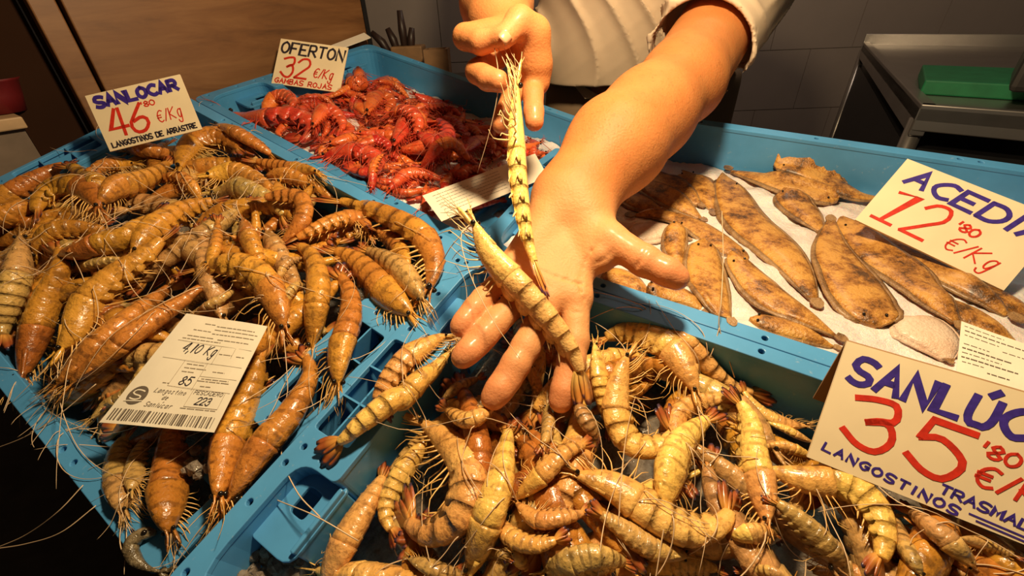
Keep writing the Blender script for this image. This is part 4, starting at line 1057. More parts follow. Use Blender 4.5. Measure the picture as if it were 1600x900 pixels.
class Card:
    """four world corners TL TR BR BL; (x, y) in 0..1 from the bottom left"""
    def __init__(s, TL, TR, BR, BL, nrm=None, curl=0.0):
        s.c = [np.array(q, float) for q in (TL, TR, BR, BL)]
        s.w = (np.linalg.norm(s.c[1] - s.c[0]) + np.linalg.norm(s.c[2] - s.c[3])) / 2; s.h = (np.linalg.norm(s.c[0] - s.c[3]) + np.linalg.norm(s.c[1] - s.c[2])) / 2
        n = unit(np.cross(s.c[2] - s.c[3], s.c[0] - s.c[3]))
        if n @ (CAM - s.c[0]) < 0: n = -n
        s.n = n; s.curl = curl
    def p(s, x, y, off=0.0):
        TL, TR, BR, BL = s.c
        q = BL * (1 - x) * (1 - y) + BR * x * (1 - y) + TL * (1 - x) * y + TR * x * y
        return q + s.n * (off + s.curl * (math.sin(math.pi * x) * 0.6 + 0.4 * math.sin(2.3 * math.pi * x + y * 2)))
    def sheet(s, name, mat, thick, parent, nx=12, ny=8):
        V = [s.p(i / nx, j / ny, o) for o in (0, -thick) for i in range(nx + 1) for j in range(ny + 1)]; m = ny + 1; nn = (nx + 1) * m; Fc = []
        for i in range(nx):
            for j in range(ny):
                q = (i * m + j, (i + 1) * m + j, (i + 1) * m + j + 1, i * m + j + 1); Fc += [q, tuple(nn + k for k in q[::-1])]
        ed = [(i * m, (i + 1) * m) for i in range(nx)] + [(nx * m + j, nx * m + j + 1) for j in range(ny)] + [((i + 1) * m + ny, i * m + ny) for i in range(nx)] + [(j + 1, j) for j in range(ny)]
        for a, b in ed: Fc.append((b, a, nn + a, nn + b))
        return obj(name, V, Fc, mat, parent, smooth=False)
    def stroke(s, mb, P, w, off=0.0004):
        """P polyline in card metres"""
        P = np.asarray(P, float)
        d = np.linalg.norm(np.diff(P, axis=0), axis=1); keep = np.r_[True, d > 1e-7]; P = P[keep]
        if len(P) < 2: return
        T = np.gradient(P, axis=0); T /= np.linalg.norm(T, axis=1)[:, None] + 1e-12; Nn = np.stack([-T[:, 1], T[:, 0]], 1)
        if len(P) > 2:     # mitre sharp corners
            e = np.diff(P, axis=0); e /= np.linalg.norm(e, axis=1)[:, None]
            for i in range(1, len(P) - 1):
                c = np.clip(e[i - 1] @ e[i], -0.95, 1); Nn[i] /= max(0.45, math.sqrt((1 + c) / 2))
        A = P + Nn * w / 2; B = P - Nn * w / 2
        A[0] -= T[0] * w * 0.3; B[0] -= T[0] * w * 0.3; A[-1] += T[-1] * w * 0.3; B[-1] += T[-1] * w * 0.3
        V = []
        for q in np.vstack([A, B]): V.append(s.p(q[0] / s.w, q[1] / s.h, off))
        n = len(P); mb.add(V, [(i, n + i, n + i + 1, i + 1) for i in range(n - 1)])
    def text(s, txt, x0, y0, x1, y1, hgt, wd, mat, parent, slant=0.0, adv=0.30, name='lettering', heights=None):
        """baseline from (x0,y0) to (x1,y1) as fractions of the card; hgt fraction of card height; wd stroke width in m"""
        a = np.array([x0 * s.w, y0 * s.h]); b = np.array([x1 * s.w, y1 * s.h]); d = b - a; Lw = np.linalg.norm(d); d /= Lw; up = np.array([-d[1], d[0]])
        narrow = {'I': 0.35, 'Í': 0.35, "'": 0.3, ' ': 0.7, ',': 0.3, 'i': 0.45, 'l': 0.4, '/': 0.6, '1': 0.5}
        wts = [narrow.get(c, 1.0) for c in txt]; gap = adv; tot = sum(wts) + gap * (len(txt) - 1); unit_w = Lw / tot; x = 0.0; mb = MB(); H = hgt * s.h
        for c, wt in zip(txt, wts):
            if c != ' ':
                for pl in glyph(c):
                    gx = pl[:, 0] if wt == 1.0 else (pl[:, 0] - 0.5) * (0.6 if wt > 0.5 else 0.4) / wt + 0.5
                    q = a + np.outer((x + gx * wt) * unit_w + slant * pl[:, 1] * H, d) + np.outer(pl[:, 1] * H, up)
                    s.stroke(mb, q, wd)
            x += wt + gap
        if mb.n: return mb.build(name, mat, parent, smooth=False)

def sign(name, card, label, thick=0.0035, flap=None):
    root = empty(name, card.p(0.5, 0.0), label, 'price sign')
    return card.sheet('card', 'card', thick, root, 2, 2)

# 35 sign at the lower right: folded card with a back leaf
c35 = Card((0.2438, 0.2412, 0.9865), (0.3563, 0.1668, 0.9828), (0.3245, 0.1222, 0.9115), (0.212, 0.1966, 0.9151))
r35 = sign('price_sign', c35, 'large cream price sign reading 35 in red at the lower right')
bk = [c35.p(0, 1, -0.003), c35.p(1, 1, -0.003), c35.p(1, 1, -0.003) + (c35.p(0, 0) - c35.p(0, 1)) * 0.55 - c35.n * 0.045, c35.p(0, 1, -0.003) + (c35.p(0, 0) - c35.p(0, 1)) * 0.55 - c35.n * 0.045]
cb = Card(*bk); cb.sheet('back_leaf', 'card_shaded', 0.002, r35.parent, 2, 2)
c35.text("SANLÚCAR", 0.055, 0.70, 0.985, 0.665, 0.20, 0.0043, 'ink_blue', r35, 0.10, 0.36)
c35.text("35", 0.10, 0.245, 0.575, 0.225, 0.385, 0.0042, 'ink_red', r35, 0.05, 0.35)
c35.text("'80", 0.62, 0.49, 0.755, 0.47, 0.10, 0.0018, 'ink_red', r35, 0.1, 0.25)
c35.text("€/Kg", 0.63, 0.275, 0.95, 0.26, 0.15, 0.0020, 'ink_red', r35, 0.15, 0.3)
c35.text("LANGOSTINOS", 0.05, 0.105, 0.62, 0.012, 0.062, 0.0015, 'ink_blue', r35, 0.05, 0.5)
c35.text("TRASMALLO", 0.535, 0.125, 0.955, 0.085, 0.065, 0.0014, 'ink_blue', r35, 0.08, 0.3)
mb = MB(); c35.stroke(mb, [[0.66 * c35.w, 0.06 * c35.h], [0.95 * c35.w, 0.045 * c35.h]], 0.0011); c35.stroke(mb, [[0.69 * c35.w, 0.03 * c35.h], [0.93 * c35.w, 0.018 * c35.h]], 0.0011); mb.build('underline', 'ink_blue', r35, smooth=False)

c12 = Card((0.4622, 0.4938, 1.0376), (0.5536, 0.391, 1.0031), (0.4883, 0.3516, 0.9473), (0.3969, 0.4544, 0.9817))
r12 = sign('price_sign', c12, 'cream price sign reading 12 in orange-red standing over the soles', 0.0025)
c12.text("ACEDÍA", 0.09, 0.70, 0.98, 0.63, 0.22, 0.0048, 'ink_blue', r12, 0.2, 0.3)
c12.text("ı2", 0.07, 0.13, 0.44, 0.12, 0.47, 0.0038, 'ink_red', r12, 0.15, 0.32)
c12.text("'80", 0.54, 0.42, 0.68, 0.40, 0.11, 0.0022, 'ink_red', r12, 0.1, 0.2)
c12.text("€/Kg", 0.55, 0.15, 0.87, 0.13, 0.19, 0.0016, 'ink_red', r12, 0.3, 0.3)

c46 = Card((-0.5563, 0.6345, 1.1182), (-0.4409, 0.6643, 1.1367), (-0.4235, 0.6384, 1.07), (-0.5389, 0.6086, 1.0515))
r46 = sign('price_sign', c46, 'cream price sign reading 46 in red above the left crate', 0.002)
c46.text("SANLOCAR", 0.07, 0.76, 0.93, 0.76, 0.17, 0.0048, 'ink_blue', r46, 0.0, 0.28)
c46.text("46", 0.10, 0.22, 0.50, 0.22, 0.46, 0.0042, 'ink_red', r46, 0.08, 0.15)
c46.text("'80", 0.50, 0.60, 0.64, 0.60, 0.09, 0.0015, 'ink_red', r46, 0.0, 0.2)
c46.text("€/Kg", 0.60, 0.28, 0.87, 0.30, 0.20, 0.0014, 'ink_red', r46, 0.15, 0.3)
c46.text("LANGOSTINOS DE ARRASTRE", 0.05, 0.05, 0.96, 0.05, 0.085, 0.0018, 'ink_black', r46, 0.0, 0.3)

c32 = Card((-0.4214, 0.9623, 1.1624), (-0.2937, 0.9494, 1.1435), (-0.3097, 0.8925, 1.074), (-0.4375, 0.9054, 1.0929))
r32 = sign('price_sign', c32, 'cream price sign reading 32 in red above the red shrimp', 0.002)
c32.text("OFERTON", 0.04, 0.70, 0.96, 0.68, 0.24, 0.0040, 'ink_black', r32, 0.05, 0.3)
c32.text("32", 0.09, 0.19, 0.48, 0.19, 0.42, 0.0042, 'ink_red', r32, 0.1, 0.25)
c32.text("€/Kg", 0.57, 0.25, 0.86, 0.25, 0.20, 0.0022, 'ink_red', r32, 0.15, 0.3)
c32.text("GAMBAS ROJAS", 0.04, 0.035, 0.87, 0.035, 0.10, 0.0022, 'ink_red', r32, 0.05, 0.35)

def bars(card, mb, x0, x1, y0, y1, seed=1, wmin=0.0004, wmax=0.0014):
    r1 = random.Random(seed); x = x0 * card.w
    while x < x1 * card.w:
        w = r1.uniform(wmin, wmax); card.stroke(mb, [[x, y0 * card.h], [x, y1 * card.h]], w); x += w + r1.uniform(wmin, wmax)
def fine_print(card, mb, x0, x1, y, w, seed, dash=(0.002, 0.007)):
    r1 = random.Random(seed); x = x0 * card.w
    while x < x1 * card.w:
        l = r1.uniform(*dash); card.stroke(mb, [[x, y * card.h], [min(x + l, x1 * card.w), y * card.h]], w); x += l + 0.0012
def boxline(card, mb, pts, w=0.0003): card.stroke(mb, [[a * card.w, b * card.h] for a, b in pts], w)

def lbl(fr, quad, hs): return [fr.w(*fr.uv(x, y, h)[:2], h) for (x, y), h in zip(quad, hs)]
cA = Card(*lbl(FA, [(292, 490), (418, 510), (335, 676), (155, 660)], (0.040, 0.040, 0.034, 0.036)), curl=0.0015)
rA = empty('weight_label', cA.p(0.5, 0.5), 'white printed weight label reading 4,10 Kg lying on the left prawns', 'label')
rA = cA.sheet('paper', 'paper', 0.0003, rA, 16, 10)
cA.text("4,10 Kg", 0.25, 0.65, 0.61, 0.64, 0.085, 0.0009, 'ink_black', rA, 0.25, 0.35)
cA.text("85", 0.44, 0.36, 0.545, 0.36, 0.075, 0.0009, 'ink_black', rA, 0.2, 0.3)
cA.text("223", 0.70, 0.21, 0.83, 0.21, 0.06, 0.0008, 'ink_black', rA, 0.2, 0.3)
cA.text("PESCADERO", 0.64, 0.295, 0.91, 0.295, 0.032, 0.0004, 'ink_grey', rA, 0.2, 0.35)
cA.text("Langostino", 0.28, 0.275, 0.57, 0.275, 0.036, 0.0004, 'ink_grey', rA, 0.3, 0.3)
cA.text("de", 0.39, 0.222, 0.44, 0.222, 0.032, 0.0004, 'ink_grey', rA, 0.3, 0.3)
cA.text("Sanlúcar", 0.28, 0.155, 0.52, 0.155, 0.036, 0.0004, 'ink_grey', rA, 0.3, 0.3)
mb = MB(); bars(cA, mb, 0.05, 0.95, 0.03, 0.115, 5, 0.0004, 0.0016); mb.build('barcode', 'ink_grey', rA, smooth=False)
mb = MB(); nn = 28; c0 = np.array([0.155 * cA.w, 0.235 * cA.h]); rr = 0.0082
V = [cA.p((c0[0]) / cA.w, c0[1] / cA.h, 0.0004)] + [cA.p((c0[0] + rr * math.cos(2 * math.pi * k / nn)) / cA.w, (c0[1] + rr * math.sin(2 * math.pi * k / nn)) / cA.h, 0.0004) for k in range(nn)]
mb.add(V, [(0, 1 + k, 1 + (k + 1) % nn) for k in range(nn)]); mb.build('round_emblem', 'ink_grey', rA, smooth=False)
mb = MB(); cA.stroke(mb, [[c0[0] + (x - 0.5) * 0.009, c0[1] + (y - 0.45) * 0.008] for x, y in glyph('S')[0]], 0.0011, 0.0007); cA.stroke(mb, [[c0[0] - 0.0075, c0[1] - 0.0055], [c0[0] + 0.0075, c0[1] - 0.0045]], 0.0008, 0.0007); mb.build('emblem_letter', 'paper', rA, smooth=False)
mb = MB()
for k, (x0, x1, y) in enumerate([(0.30, 0.42, 0.93), (0.45, 0.9, 0.92), (0.45, 0.95, 0.885), (0.22, 0.42, 0.86), (0.45, 0.93, 0.845), (0.2, 0.5, 0.80), (0.55, 0.9, 0.795), (0.17, 0.6, 0.77), (0.66, 0.8, 0.665), (0.85, 0.93, 0.66), (0.40, 0.58, 0.545), (0.40, 0.62, 0.51), (0.40, 0.52, 0.475), (0.70, 0.82, 0.50), (0.63, 0.9, 0.43), (0.6, 0.92, 0.41), (0.66, 0.76, 0.365), (0.6, 0.92, 0.17), (0.30, 0.36, 0.36)]):
    fine_print(cA, mb, x0, x1, y, 0.0007, k)
mb.build('fine_print', 'ink_faint', rA, smooth=False)
mb = MB()
for pts in ([(0.14, 0.745), (0.97, 0.735)], [(0.12, 0.575), (0.96, 0.565)], [(0.64, 0.735), (0.64, 0.565)], [(0.36, 0.57), (0.36, 0.34)], [(0.60, 0.45), (0.97, 0.45)], [(0.60, 0.57), (0.60, 0.32)], [(0.36, 0.34), (0.97, 0.33)], [(0.62, 0.335), (0.62, 0.185), (0.93, 0.185), (0.93, 0.33)], [(0.80, 0.735), (0.80, 0.64)]): boxline(cA, mb, pts)
mb.build('ruled_lines', 'ink_faint', rA, smooth=False)

cB = Card(*lbl(FB, [(660, 306), (836, 240), (856, 276), (690, 346)], (0.018, 0.022, 0.022, 0.016)), curl=0.001)
rB = empty('printed_label', cB.p(0.5, 0.5), 'white printed label lying on the red shrimp behind the hanging prawn', 'label')
rB = cB.sheet('paper', 'paper', 0.0003, rB, 12, 6)
mb = MB()
for k in range(7):
    fine_print(cB, mb, 0.06 + 0.01 * (k % 2), 0.30 + 0.04 * (k % 3), 0.85 - 0.11 * k, 0.0006, 40 + k); fine_print(cB, mb, 0.38, 0.62, 0.85 - 0.11 * k, 0.0007, 60 + k)
mb.build('fine_print', 'ink_grey', rB, smooth=False)

cC = Card(*lbl(FC, [(1502, 502), (1640, 552), (1632, 622), (1494, 584)], (0.012, 0.012, 0.008, 0.008)), curl=0.0008)
rC = empty('printed_label', cC.p(0.5, 0.5), 'white printed label standing on the soles behind the 35 price sign', 'label')
rC = cC.sheet('paper', 'paper', 0.0003, rC, 12, 6)
mb = MB()
for k, (x0, x1, wd) in enumerate([(0.04, 0.5, 0.0004), (0.05, 0.8, 0.0008), (0.05, 0.45, 0.0005), (0.5, 0.8, 0.0005), (0.05, 0.35, 0.0005), (0.04, 0.6, 0.001), (0.04, 0.5, 0.0005), (0.04, 0.7, 0.001), (0.05, 0.3, 0.0005), (0.35, 0.6, 0.0009)]):
    fine_print(cC, mb, x0, x1, 0.92 - 0.085 * k, wd, 80 + k, (0.0012, 0.004))
mb.build('fine_print', 'ink_grey', rC, smooth=False)

# white paper strip on the far rim of the red shrimp crate
ps = [at(506, 75, 0.93), at(569, 51, 1.0), at(579, 58, 0.985), at(520, 80, 0.92)]
pc = Card(*ps); tag(pc.sheet('paper_strip', 'paper', 0.002, None, 6, 2), 'long white paper strip sticking out behind the 32 price sign', 'paper')

# ------------------------------------------------------------------ the person: smooth-blended volumes turned into one surface
class Vol:
    def __init__(s, lo, hi, res):
        s.lo = np.array(lo); s.res = res; s.n = np.ceil((np.array(hi) - s.lo) / res).astype(int) + 1
        s.D = np.full(s.n, 0.2, dtype=np.float32)
    def _blk(s, lo, hi):
        a = np.clip(np.floor((lo - s.lo) / s.res).astype(int), 0, s.n); b = np.clip(np.ceil((hi - s.lo) / s.res).astype(int) + 1, 0, s.n)
        if (b <= a).any(): return None
        ax = [s.lo[k] + s.res * np.arange(a[k], b[k]) for k in range(3)]
        X = np.stack(np.meshgrid(*ax, indexing='ij'), -1)
        return tuple(slice(a[k], b[k]) for k in range(3)), X
    def cap(s, a, b, ra, rb, k=0.008, flat=None, sub=False):
        a, b = np.asarray(a, float), np.asarray(b, float); m = max(ra, rb) * 1.3 + k * 2 + 4 * s.res
        q = s._blk(np.minimum(a, b) - m, np.maximum(a, b) + m)
        if q is None: return
        sl, X = q; ab = b - a; t = np.clip(((X - a) @ ab) / (ab @ ab + 1e-12), 0, 1)
        d = X - (a + t[..., None] * ab)
        if flat is not None:
            nrm, f = flat; c = d @ nrm; d = d + c[..., None] * nrm * (f - 1)
        dd = np.linalg.norm(d, axis=-1) - (ra + (rb - ra) * t)
        s._merge(sl, dd, k, sub)
    def ell(s, c, ax, r, k=0.01, sub=False):
        c = np.asarray(c, float); r = np.asarray(r, float); m = r.max() + 2 * k + 4 * s.res; q = s._blk(c - m, c + m)
        if q is None: return
        sl, X = q; p = (X - c) @ np.asarray(ax).T / r; ln = np.linalg.norm(p, axis=-1)
        s._merge(sl, (ln - 1) * r.min(), k, sub)
    def _merge(s, sl, d, k, sub):
        D = s.D[sl]
        if sub:
            h = np.clip(0.5 - 0.5 * (D + d) / k, 0, 1); s.D[sl] = D * (1 - h) + (-d) * h + k * h * (1 - h)
        else:
            h = np.clip(0.5 + 0.5 * (D - d) / k, 0, 1); s.D[sl] = D * (1 - h) + d * h - k * h * (1 - h)
    def cut(s, p, nrm):
        ax = [s.lo[k] + s.res * np.arange(s.n[k]) for k in range(3)]; X = np.stack(np.meshgrid(*ax, indexing='ij'), -1)
        s.D = np.maximum(s.D, ((X - p) @ nrm).astype(np.float32))
    def mesh(s):
        D = s.D; nx, ny, nz = D.shape; neg = D < 0
        cs = neg[:-1, :-1, :-1].astype(np.int8)
        for dx, dy, dz in ((1, 0, 0), (0, 1, 0), (0, 0, 1), (1, 1, 0), (1, 0, 1), (0, 1, 1), (1, 1, 1)):
            cs = cs + neg[dx:nx - 1 + dx, dy:ny - 1 + dy, dz:nz - 1 + dz]
        act = (cs > 0) & (cs < 8); idx = np.argwhere(act); vid = np.full(act.shape, -1, dtype=np.int64); vid[act] = np.arange(len(idx))
        acc = np.zeros((len(idx), 3)); cnt = np.zeros(len(idx))
        cor = [(i, j, k) for i in (0, 1) for j in (0, 1) for k in (0, 1)]
        vals = {c: D[idx[:, 0] + c[0], idx[:, 1] + c[1], idx[:, 2] + c[2]] for c in cor}
        for a in cor:
            for ax in range(3):
                if a[ax] == 0:
                    b = list(a); b[ax] = 1; b = tuple(b); va, vb = vals[a], vals[b]; m = (va < 0) != (vb < 0)
                    t = np.where(m, va / np.where(m, va - vb, 1), 0); p = np.tile(np.array(a, float), (len(idx), 1)); p[:, ax] = t
                    acc[m] += p[m]; cnt[m] += 1
        V = s.lo + (idx + acc / np.maximum(cnt, 1)[:, None]) * s.res
        Fs = []
        for ax in range(3):
            o1, o2 = [(1, 2), (2, 0), (0, 1)][ax]
            sh = [slice(None)] * 3; sh2 = [slice(None)] * 3; sh[ax] = slice(0, -1); sh2[ax] = slice(1, None)
            cr = neg[tuple(sh)] != neg[tuple(sh2)]; e = np.argwhere(cr)
            e = e[(e[:, o1] > 0) & (e[:, o2] > 0) & (e[:, o1] < D.shape[o1] - 1) & (e[:, o2] < D.shape[o2] - 1)]
            if not len(e): continue
            inside = neg[e[:, 0], e[:, 1], e[:, 2]]
            def g(d1, d2):
                q = e.copy(); q[:, o1] += d1; q[:, o2] += d2; return vid[q[:, 0], q[:, 1], q[:, 2]]
            q = np.stack([g(-1, -1), g(0, -1), g(0, 0), g(-1, 0)], 1); q[~inside] = q[~inside][:, ::-1]
            Fs.append(q[(q >= 0).all(1)])
        return V, np.vstack(Fs)

ZK = 1.236
def J(px, py, z): return at(px, py, z * ZK)
FWD = M[:, 2]          # away from the viewer, used only to lean flat things towards the palm's own facing
palm_n = unit(-FWD + np.array([0, 0, 0.25]))

# --- open hand and its arm (person's left)
wr = J(895, 308, 0.372); wr_side = unit(J(950, 330, 0.372) - J(838, 300, 0.372))
lo = np.array([-0.16, 0.10, 0.90]); 
hand_pts = [J(718, 513, 0.307), J(723, 557, 0.298), J(772, 620, 0.294), J(876, 625, 0.298), J(1055, 434, 0.31), wr]
lo = np.min(hand_pts, 0) - 0.03; hi = np.max(hand_pts, 0) + 0.035
elb = J(1065, 128, 0.475); upa = J(1108, 62, 0.535)
hi = np.maximum(hi, np.max([elb + 0.075, upa + 0.07], 0)); lo = np.minimum(lo, np.min([elb - 0.075, upa - 0.07], 0))
hv = Vol(lo, hi, 0.0021)
mcp = {'i': J(900, 466, 0.327), 'm': J(860, 468, 0.325), 'r': J(826, 452, 0.330), 'l': J(797, 424, 0.339)}
crp = {'i': J(915, 335, 0.366), 'm': J(900, 335, 0.364), 'r': J(882, 333, 0.364), 'l': J(866, 332, 0.366)}
for f, ra, rb in (('i', 0.0165, 0.0135), ('m', 0.0165, 0.0138), ('r', 0.0165, 0.0132), ('l', 0.0165, 0.0122)):
    hv.cap(crp[f], mcp[f], ra, rb, 0.014)
hv.cap(mcp['i'], mcp['l'], 0.0125, 0.0115, 0.012)
# thumb mound, heel of the hand
hv.cap(J(918, 345, 0.352), J(938, 398, 0.336), 0.0215, 0.0175, 0.012)
hv.cap(J(858, 345, 0.356), J(808, 412, 0.343), 0.0185, 0.0135, 0.012)
fingers = {
 'i': [(mcp['i'], .0130), (J(899, 532, 0.312), .0122), (J(887, 588, 0.303), .0116), (J(876, 626, 0.298), .0104)],
 'm': [(mcp['m'], .0135), (J(821, 543, 0.308), .0128), (J(793, 591, 0.299), .0122), (J(771, 621, 0.294), .0108)],
 'r': [(mcp['r'], .0128), (J(773, 506, 0.312), .0120), (J(745, 537, 0.304), .0113), (J(723, 558, 0.298), .0100)],
 'l': [(mcp['l'], .0115), (J(754, 467, 0.322), .0106), (J(734, 492, 0.313), .0100), (J(719, 511, 0.307), .0090)],
}
for f, ch in fingers.items():
    for (a, ra), (b, rb) in zip(ch[:-1], ch[1:]): hv.cap(a, b, ra, rb, 0.0035)
    for (a, ra), (b, rb) in zip(ch[1:-1], ch[2:]):   # fleshy pads on the palm side of each joint section
        m_ = a * 0.45 + b * 0.55 + palm_n * ra * 0.22; hv.ell(m_, np.eye(3), [ra * 0.95] * 3, 0.005)
thumb = [(J(922, 345, 0.356), .0195), (J(952, 374, 0.336), .0162), (J(1008, 408, 0.319), .0140), (J(1057, 434, 0.311), .0112)]
for (a, ra), (b, rb) in zip(thumb[:-1], thumb[1:]): hv.cap(a, b, ra, rb, 0.006)
hv.ell(thumb[2][0] * 0.35 + thumb[3][0] * 0.65 + palm_n * 0.003, np.eye(3), [0.0128] * 3, 0.006)
# creases of the palm and finger joints
def crease(pts, r=0.0008, depth=0.0):
    Pp = crom(np.array(pts), 8)
    for a, b in zip(Pp[:-1], Pp[1:]): hv.cap(a, b, r, r, 0.0022, sub=True)
cz = 0.305
def surf(px, py):    # first point of the hand's own surface seen along a ray
    d = M @ np.array([(px - 800) / F_PX, (py - 450) / F_PX, 1.0]); ts = np.arange(0.30, 0.75, 0.0015); X = CAM + d[None] * ts[:, None]
    ii = np.round((X - hv.lo) / hv.res).astype(int); ok = ((ii >= 0) & (ii < hv.n)).all(1); ii = ii[ok]; tt = ts[ok]
    v = hv.D[ii[:, 0], ii[:, 1], ii[:, 2]]; k = np.argmax(v < 0)
    return CAM + d * tt[k]
cre = [[(932, 380), (915, 410), (905, 445), (912, 470)], [(925, 450), (890, 440), (850, 425), (800, 395)], [(905, 490), (865, 480), (825, 455)],
       [(1012, 388), (1003, 402), (994, 418)], [(955, 392), (946, 404), (930, 412)]]
hv_cre = []
for c in cre: hv_cre.append([surf(*q) + M[:, 2] * -0.0006 for q in c])
# forearm, elbow, upper arm
wl = wr - wr_side * 0.0135; wR = wr + wr_side * 0.0135
fm1 = J(962, 228, 0.402); fm2 = J(1012, 180, 0.434)
hv.cap(crp['m'], wr, 0.026, 0.027, 0.016); 
hv.cap(wl, fm1 - wr_side * 0.004, 0.0255, 0.043, 0.035); hv.cap(wR, fm1 + wr_side * 0.004, 0.0255, 0.043, 0.035)
hv.cap(fm1, fm2, 0.0455, 0.0485, 0.035); hv.cap(fm2, elb, 0.049, 0.052, 0.035); hv.cap(elb, upa, 0.053, 0.057, 0.02)
for c in hv_cre: crease(c)
Vh, Fh = hv.mesh()
# --- pinching hand and its forearm (person's right)
hp = [J(775, 25, 0.425), J(722, 62, 0.375), J(835, 195, 0.372), J(772, -40, 0.46), J(850, 60, 0.37)]
lo = np.min(hp, 0) - 0.055; hi = np.max(hp, 0) + 0.055
pv = Vol(lo, hi, 0.0021)
w2 = J(780, 28, 0.425)
im, mm, rm, lm = J(800, 42, 0.402), J(808, 66, 0.406), J(822, 90, 0.405), J(834, 112, 0.400)
for q, r in ((im, .017), (mm, .018), (rm, .017), (lm, .016)): pv.cap(w2, q, 0.026, r, 0.014)
pv.cap(im, lm, 0.015, 0.014, 0.012); pv.cap(J(832, 75, 0.388), J(838, 128, 0.392), 0.018, 0.015, 0.012)
def chain(vv, ch, k=0.0028):
    for (a, ra), (b, rb) in zip(ch[:-1], ch[1:]): vv.cap(a, b, ra, rb, k)
chain(pv, [(im, .0140), (J(727, 58, 0.378), .0132), (J(751, 66, 0.363), .0122), (J(775, 62, 0.357), .0104)])
chain(pv, [(mm, .0140), (J(746, 112, 0.380), .0128), (J(762, 123, 0.367), .0120), (J(779, 127, 0.361), .0110)])
chain(pv, [(rm, .0132), (J(800, 150, 0.396), .0118), (J(786, 180, 0.390), .0102), (J(782, 196, 0.387), .0090)])
chain(pv, [(lm, .0125), (J(833, 150, 0.384), .0112), (J(834, 175, 0.377), .0108), (J(835, 190, 0.374), .0100)])
chain(pv, [(J(836, 98, 0.384), .0190), (J(834, 52, 0.370), .0165), (J(812, 34, 0.360), .0140), (J(788, 58, 0.352), .0108)], 0.007)
fo1 = J(776, 5, 0.45); fo2 = J(782, -130, 0.53)
pv.cap(w2, fo1, 0.034, 0.042, 0.02); pv.cap(fo1, fo2, 0.044, 0.055, 0.02)
Vp, Fp = pv.mesh()
# --- upper arms, neck and head (coarse; mostly under the shirt or above the picture)
sh_l = at(1185, -70, 0.76); sh_r = at(850, -130, 0.80); chest = (sh_l + sh_r) / 2
hip = at(985, 190, 1.10); hip[2] -= 0.05
el_r = J(790, -250, 0.60)
neck = chest + np.array([0, -0.02, 0.10]); head = neck + np.array([-0.02, -0.10, 0.16])
lo = np.min([sh_l, sh_r, el_r, hip, head], 0) - 0.17; hi = np.max([sh_l, sh_r, el_r, hip, head], 0) + 0.17
bv = Vol(lo, hi, 0.007)
bv.cap(upa, sh_l, 0.056, 0.065, 0.02); bv.cap(J(782, -100, 0.51), el_r, 0.052, 0.052, 0.02); bv.cap(el_r, sh_r, 0.053, 0.062, 0.02)
bv.cap(sh_l, sh_r, 0.075, 0.075, 0.04); bv.cap(chest, hip, 0.12, 0.125, 0.05); bv.cap(chest, neck + [0, -0.02, 0.03], 0.065, 0.058, 0.03)
fd = unit(np.array([-0.25, -0.75, -0.6])); ud = unit(np.array([0, -0.55, 0.75])); ud = unit(ud - fd * (ud @ fd)); rd_ = np.cross(fd, ud); ax = np.stack([rd_, fd, ud])
bv.ell(head, ax, [0.078, 0.098, 0.118], 0.02); bv.ell(head + fd * 0.03 - ud * 0.06, ax, [0.055, 0.06, 0.055], 0.03)
bv.cap(head + fd * 0.09 + ud * 0.015, head + fd * 0.118 - ud * 0.025, 0.010, 0.016, 0.01)
for sd in (-1, 1):
    bv.ell(head + rd_ * sd * 0.080 - ud * 0.005, ax, [0.012, 0.022, 0.034], 0.008); bv.ell(head + fd * 0.095 + rd_ * sd * 0.033 + ud * 0.012, ax, [0.016, 0.012, 0.012], 0.01, sub=True)
bv.cap(head + fd * 0.100 - ud * 0.058 - rd_ * 0.022, head + fd * 0.100 - ud * 0.058 + rd_ * 0.022, 0.006, 0.006, 0.006, sub=True)
Vb, Fb = bv.mesh()
person = empty('person', (hip[0], hip[1] + 0.02, 0.0), 'person in a pale short-sleeved shirt leaning over the crates, holding out two prawns', 'person')
Vall = np.vstack([Vh, Vp, Vb]); Fall = np.vstack([Fh, Fp + len(Vh), Fb + len(Vh) + len(Vp)])
body = obj('body', Vall, Fall, 'skin', person)
# paler palm skin: by anatomical distance to palm and finger centre lines on the facing side
att = body.data.attributes.new('palm', 'FLOAT', 'POINT'); pal = np.zeros(len(Vall), dtype=np.float32)
nh = len(Vh); tp = np.clip(((Vh - wr) @ unit(J(860, 400, 0.34) - wr) + 0.005) / 0.05, 0, 1)
pal[:nh] = tp * 0.85; pal[nh:nh + len(Vp)] = 0.15
att.data.foreach_set('value', pal)
att2 = body.data.attributes.new('finger', 'FLOAT', 'POINT'); fin = np.zeros(len(Vall), dtype=np.float32)
dmin = np.full(nh, 9.0)
for ch in list(fingers.values()) + [thumb]:
    tipv = ch[-1][0]; full = np.linalg.norm(ch[1][0] - tipv); dmin = np.minimum(dmin, np.linalg.norm(Vh - tipv, axis=1) / full)
fin[:nh] = np.clip(1.15 - dmin, 0, 1) * 0.9
for q in (J(775, 62, 0.357), J(779, 127, 0.361), J(782, 196, 0.387), J(835, 190, 0.374), J(788, 58, 0.352)):
    fin[nh:nh + len(Vp)] = np.maximum(fin[nh:nh + len(Vp)], np.clip(1.1 - np.linalg.norm(Vp - q, axis=1) / 0.035, 0, 1) * 0.7)
att2.data.foreach_set('value', fin)
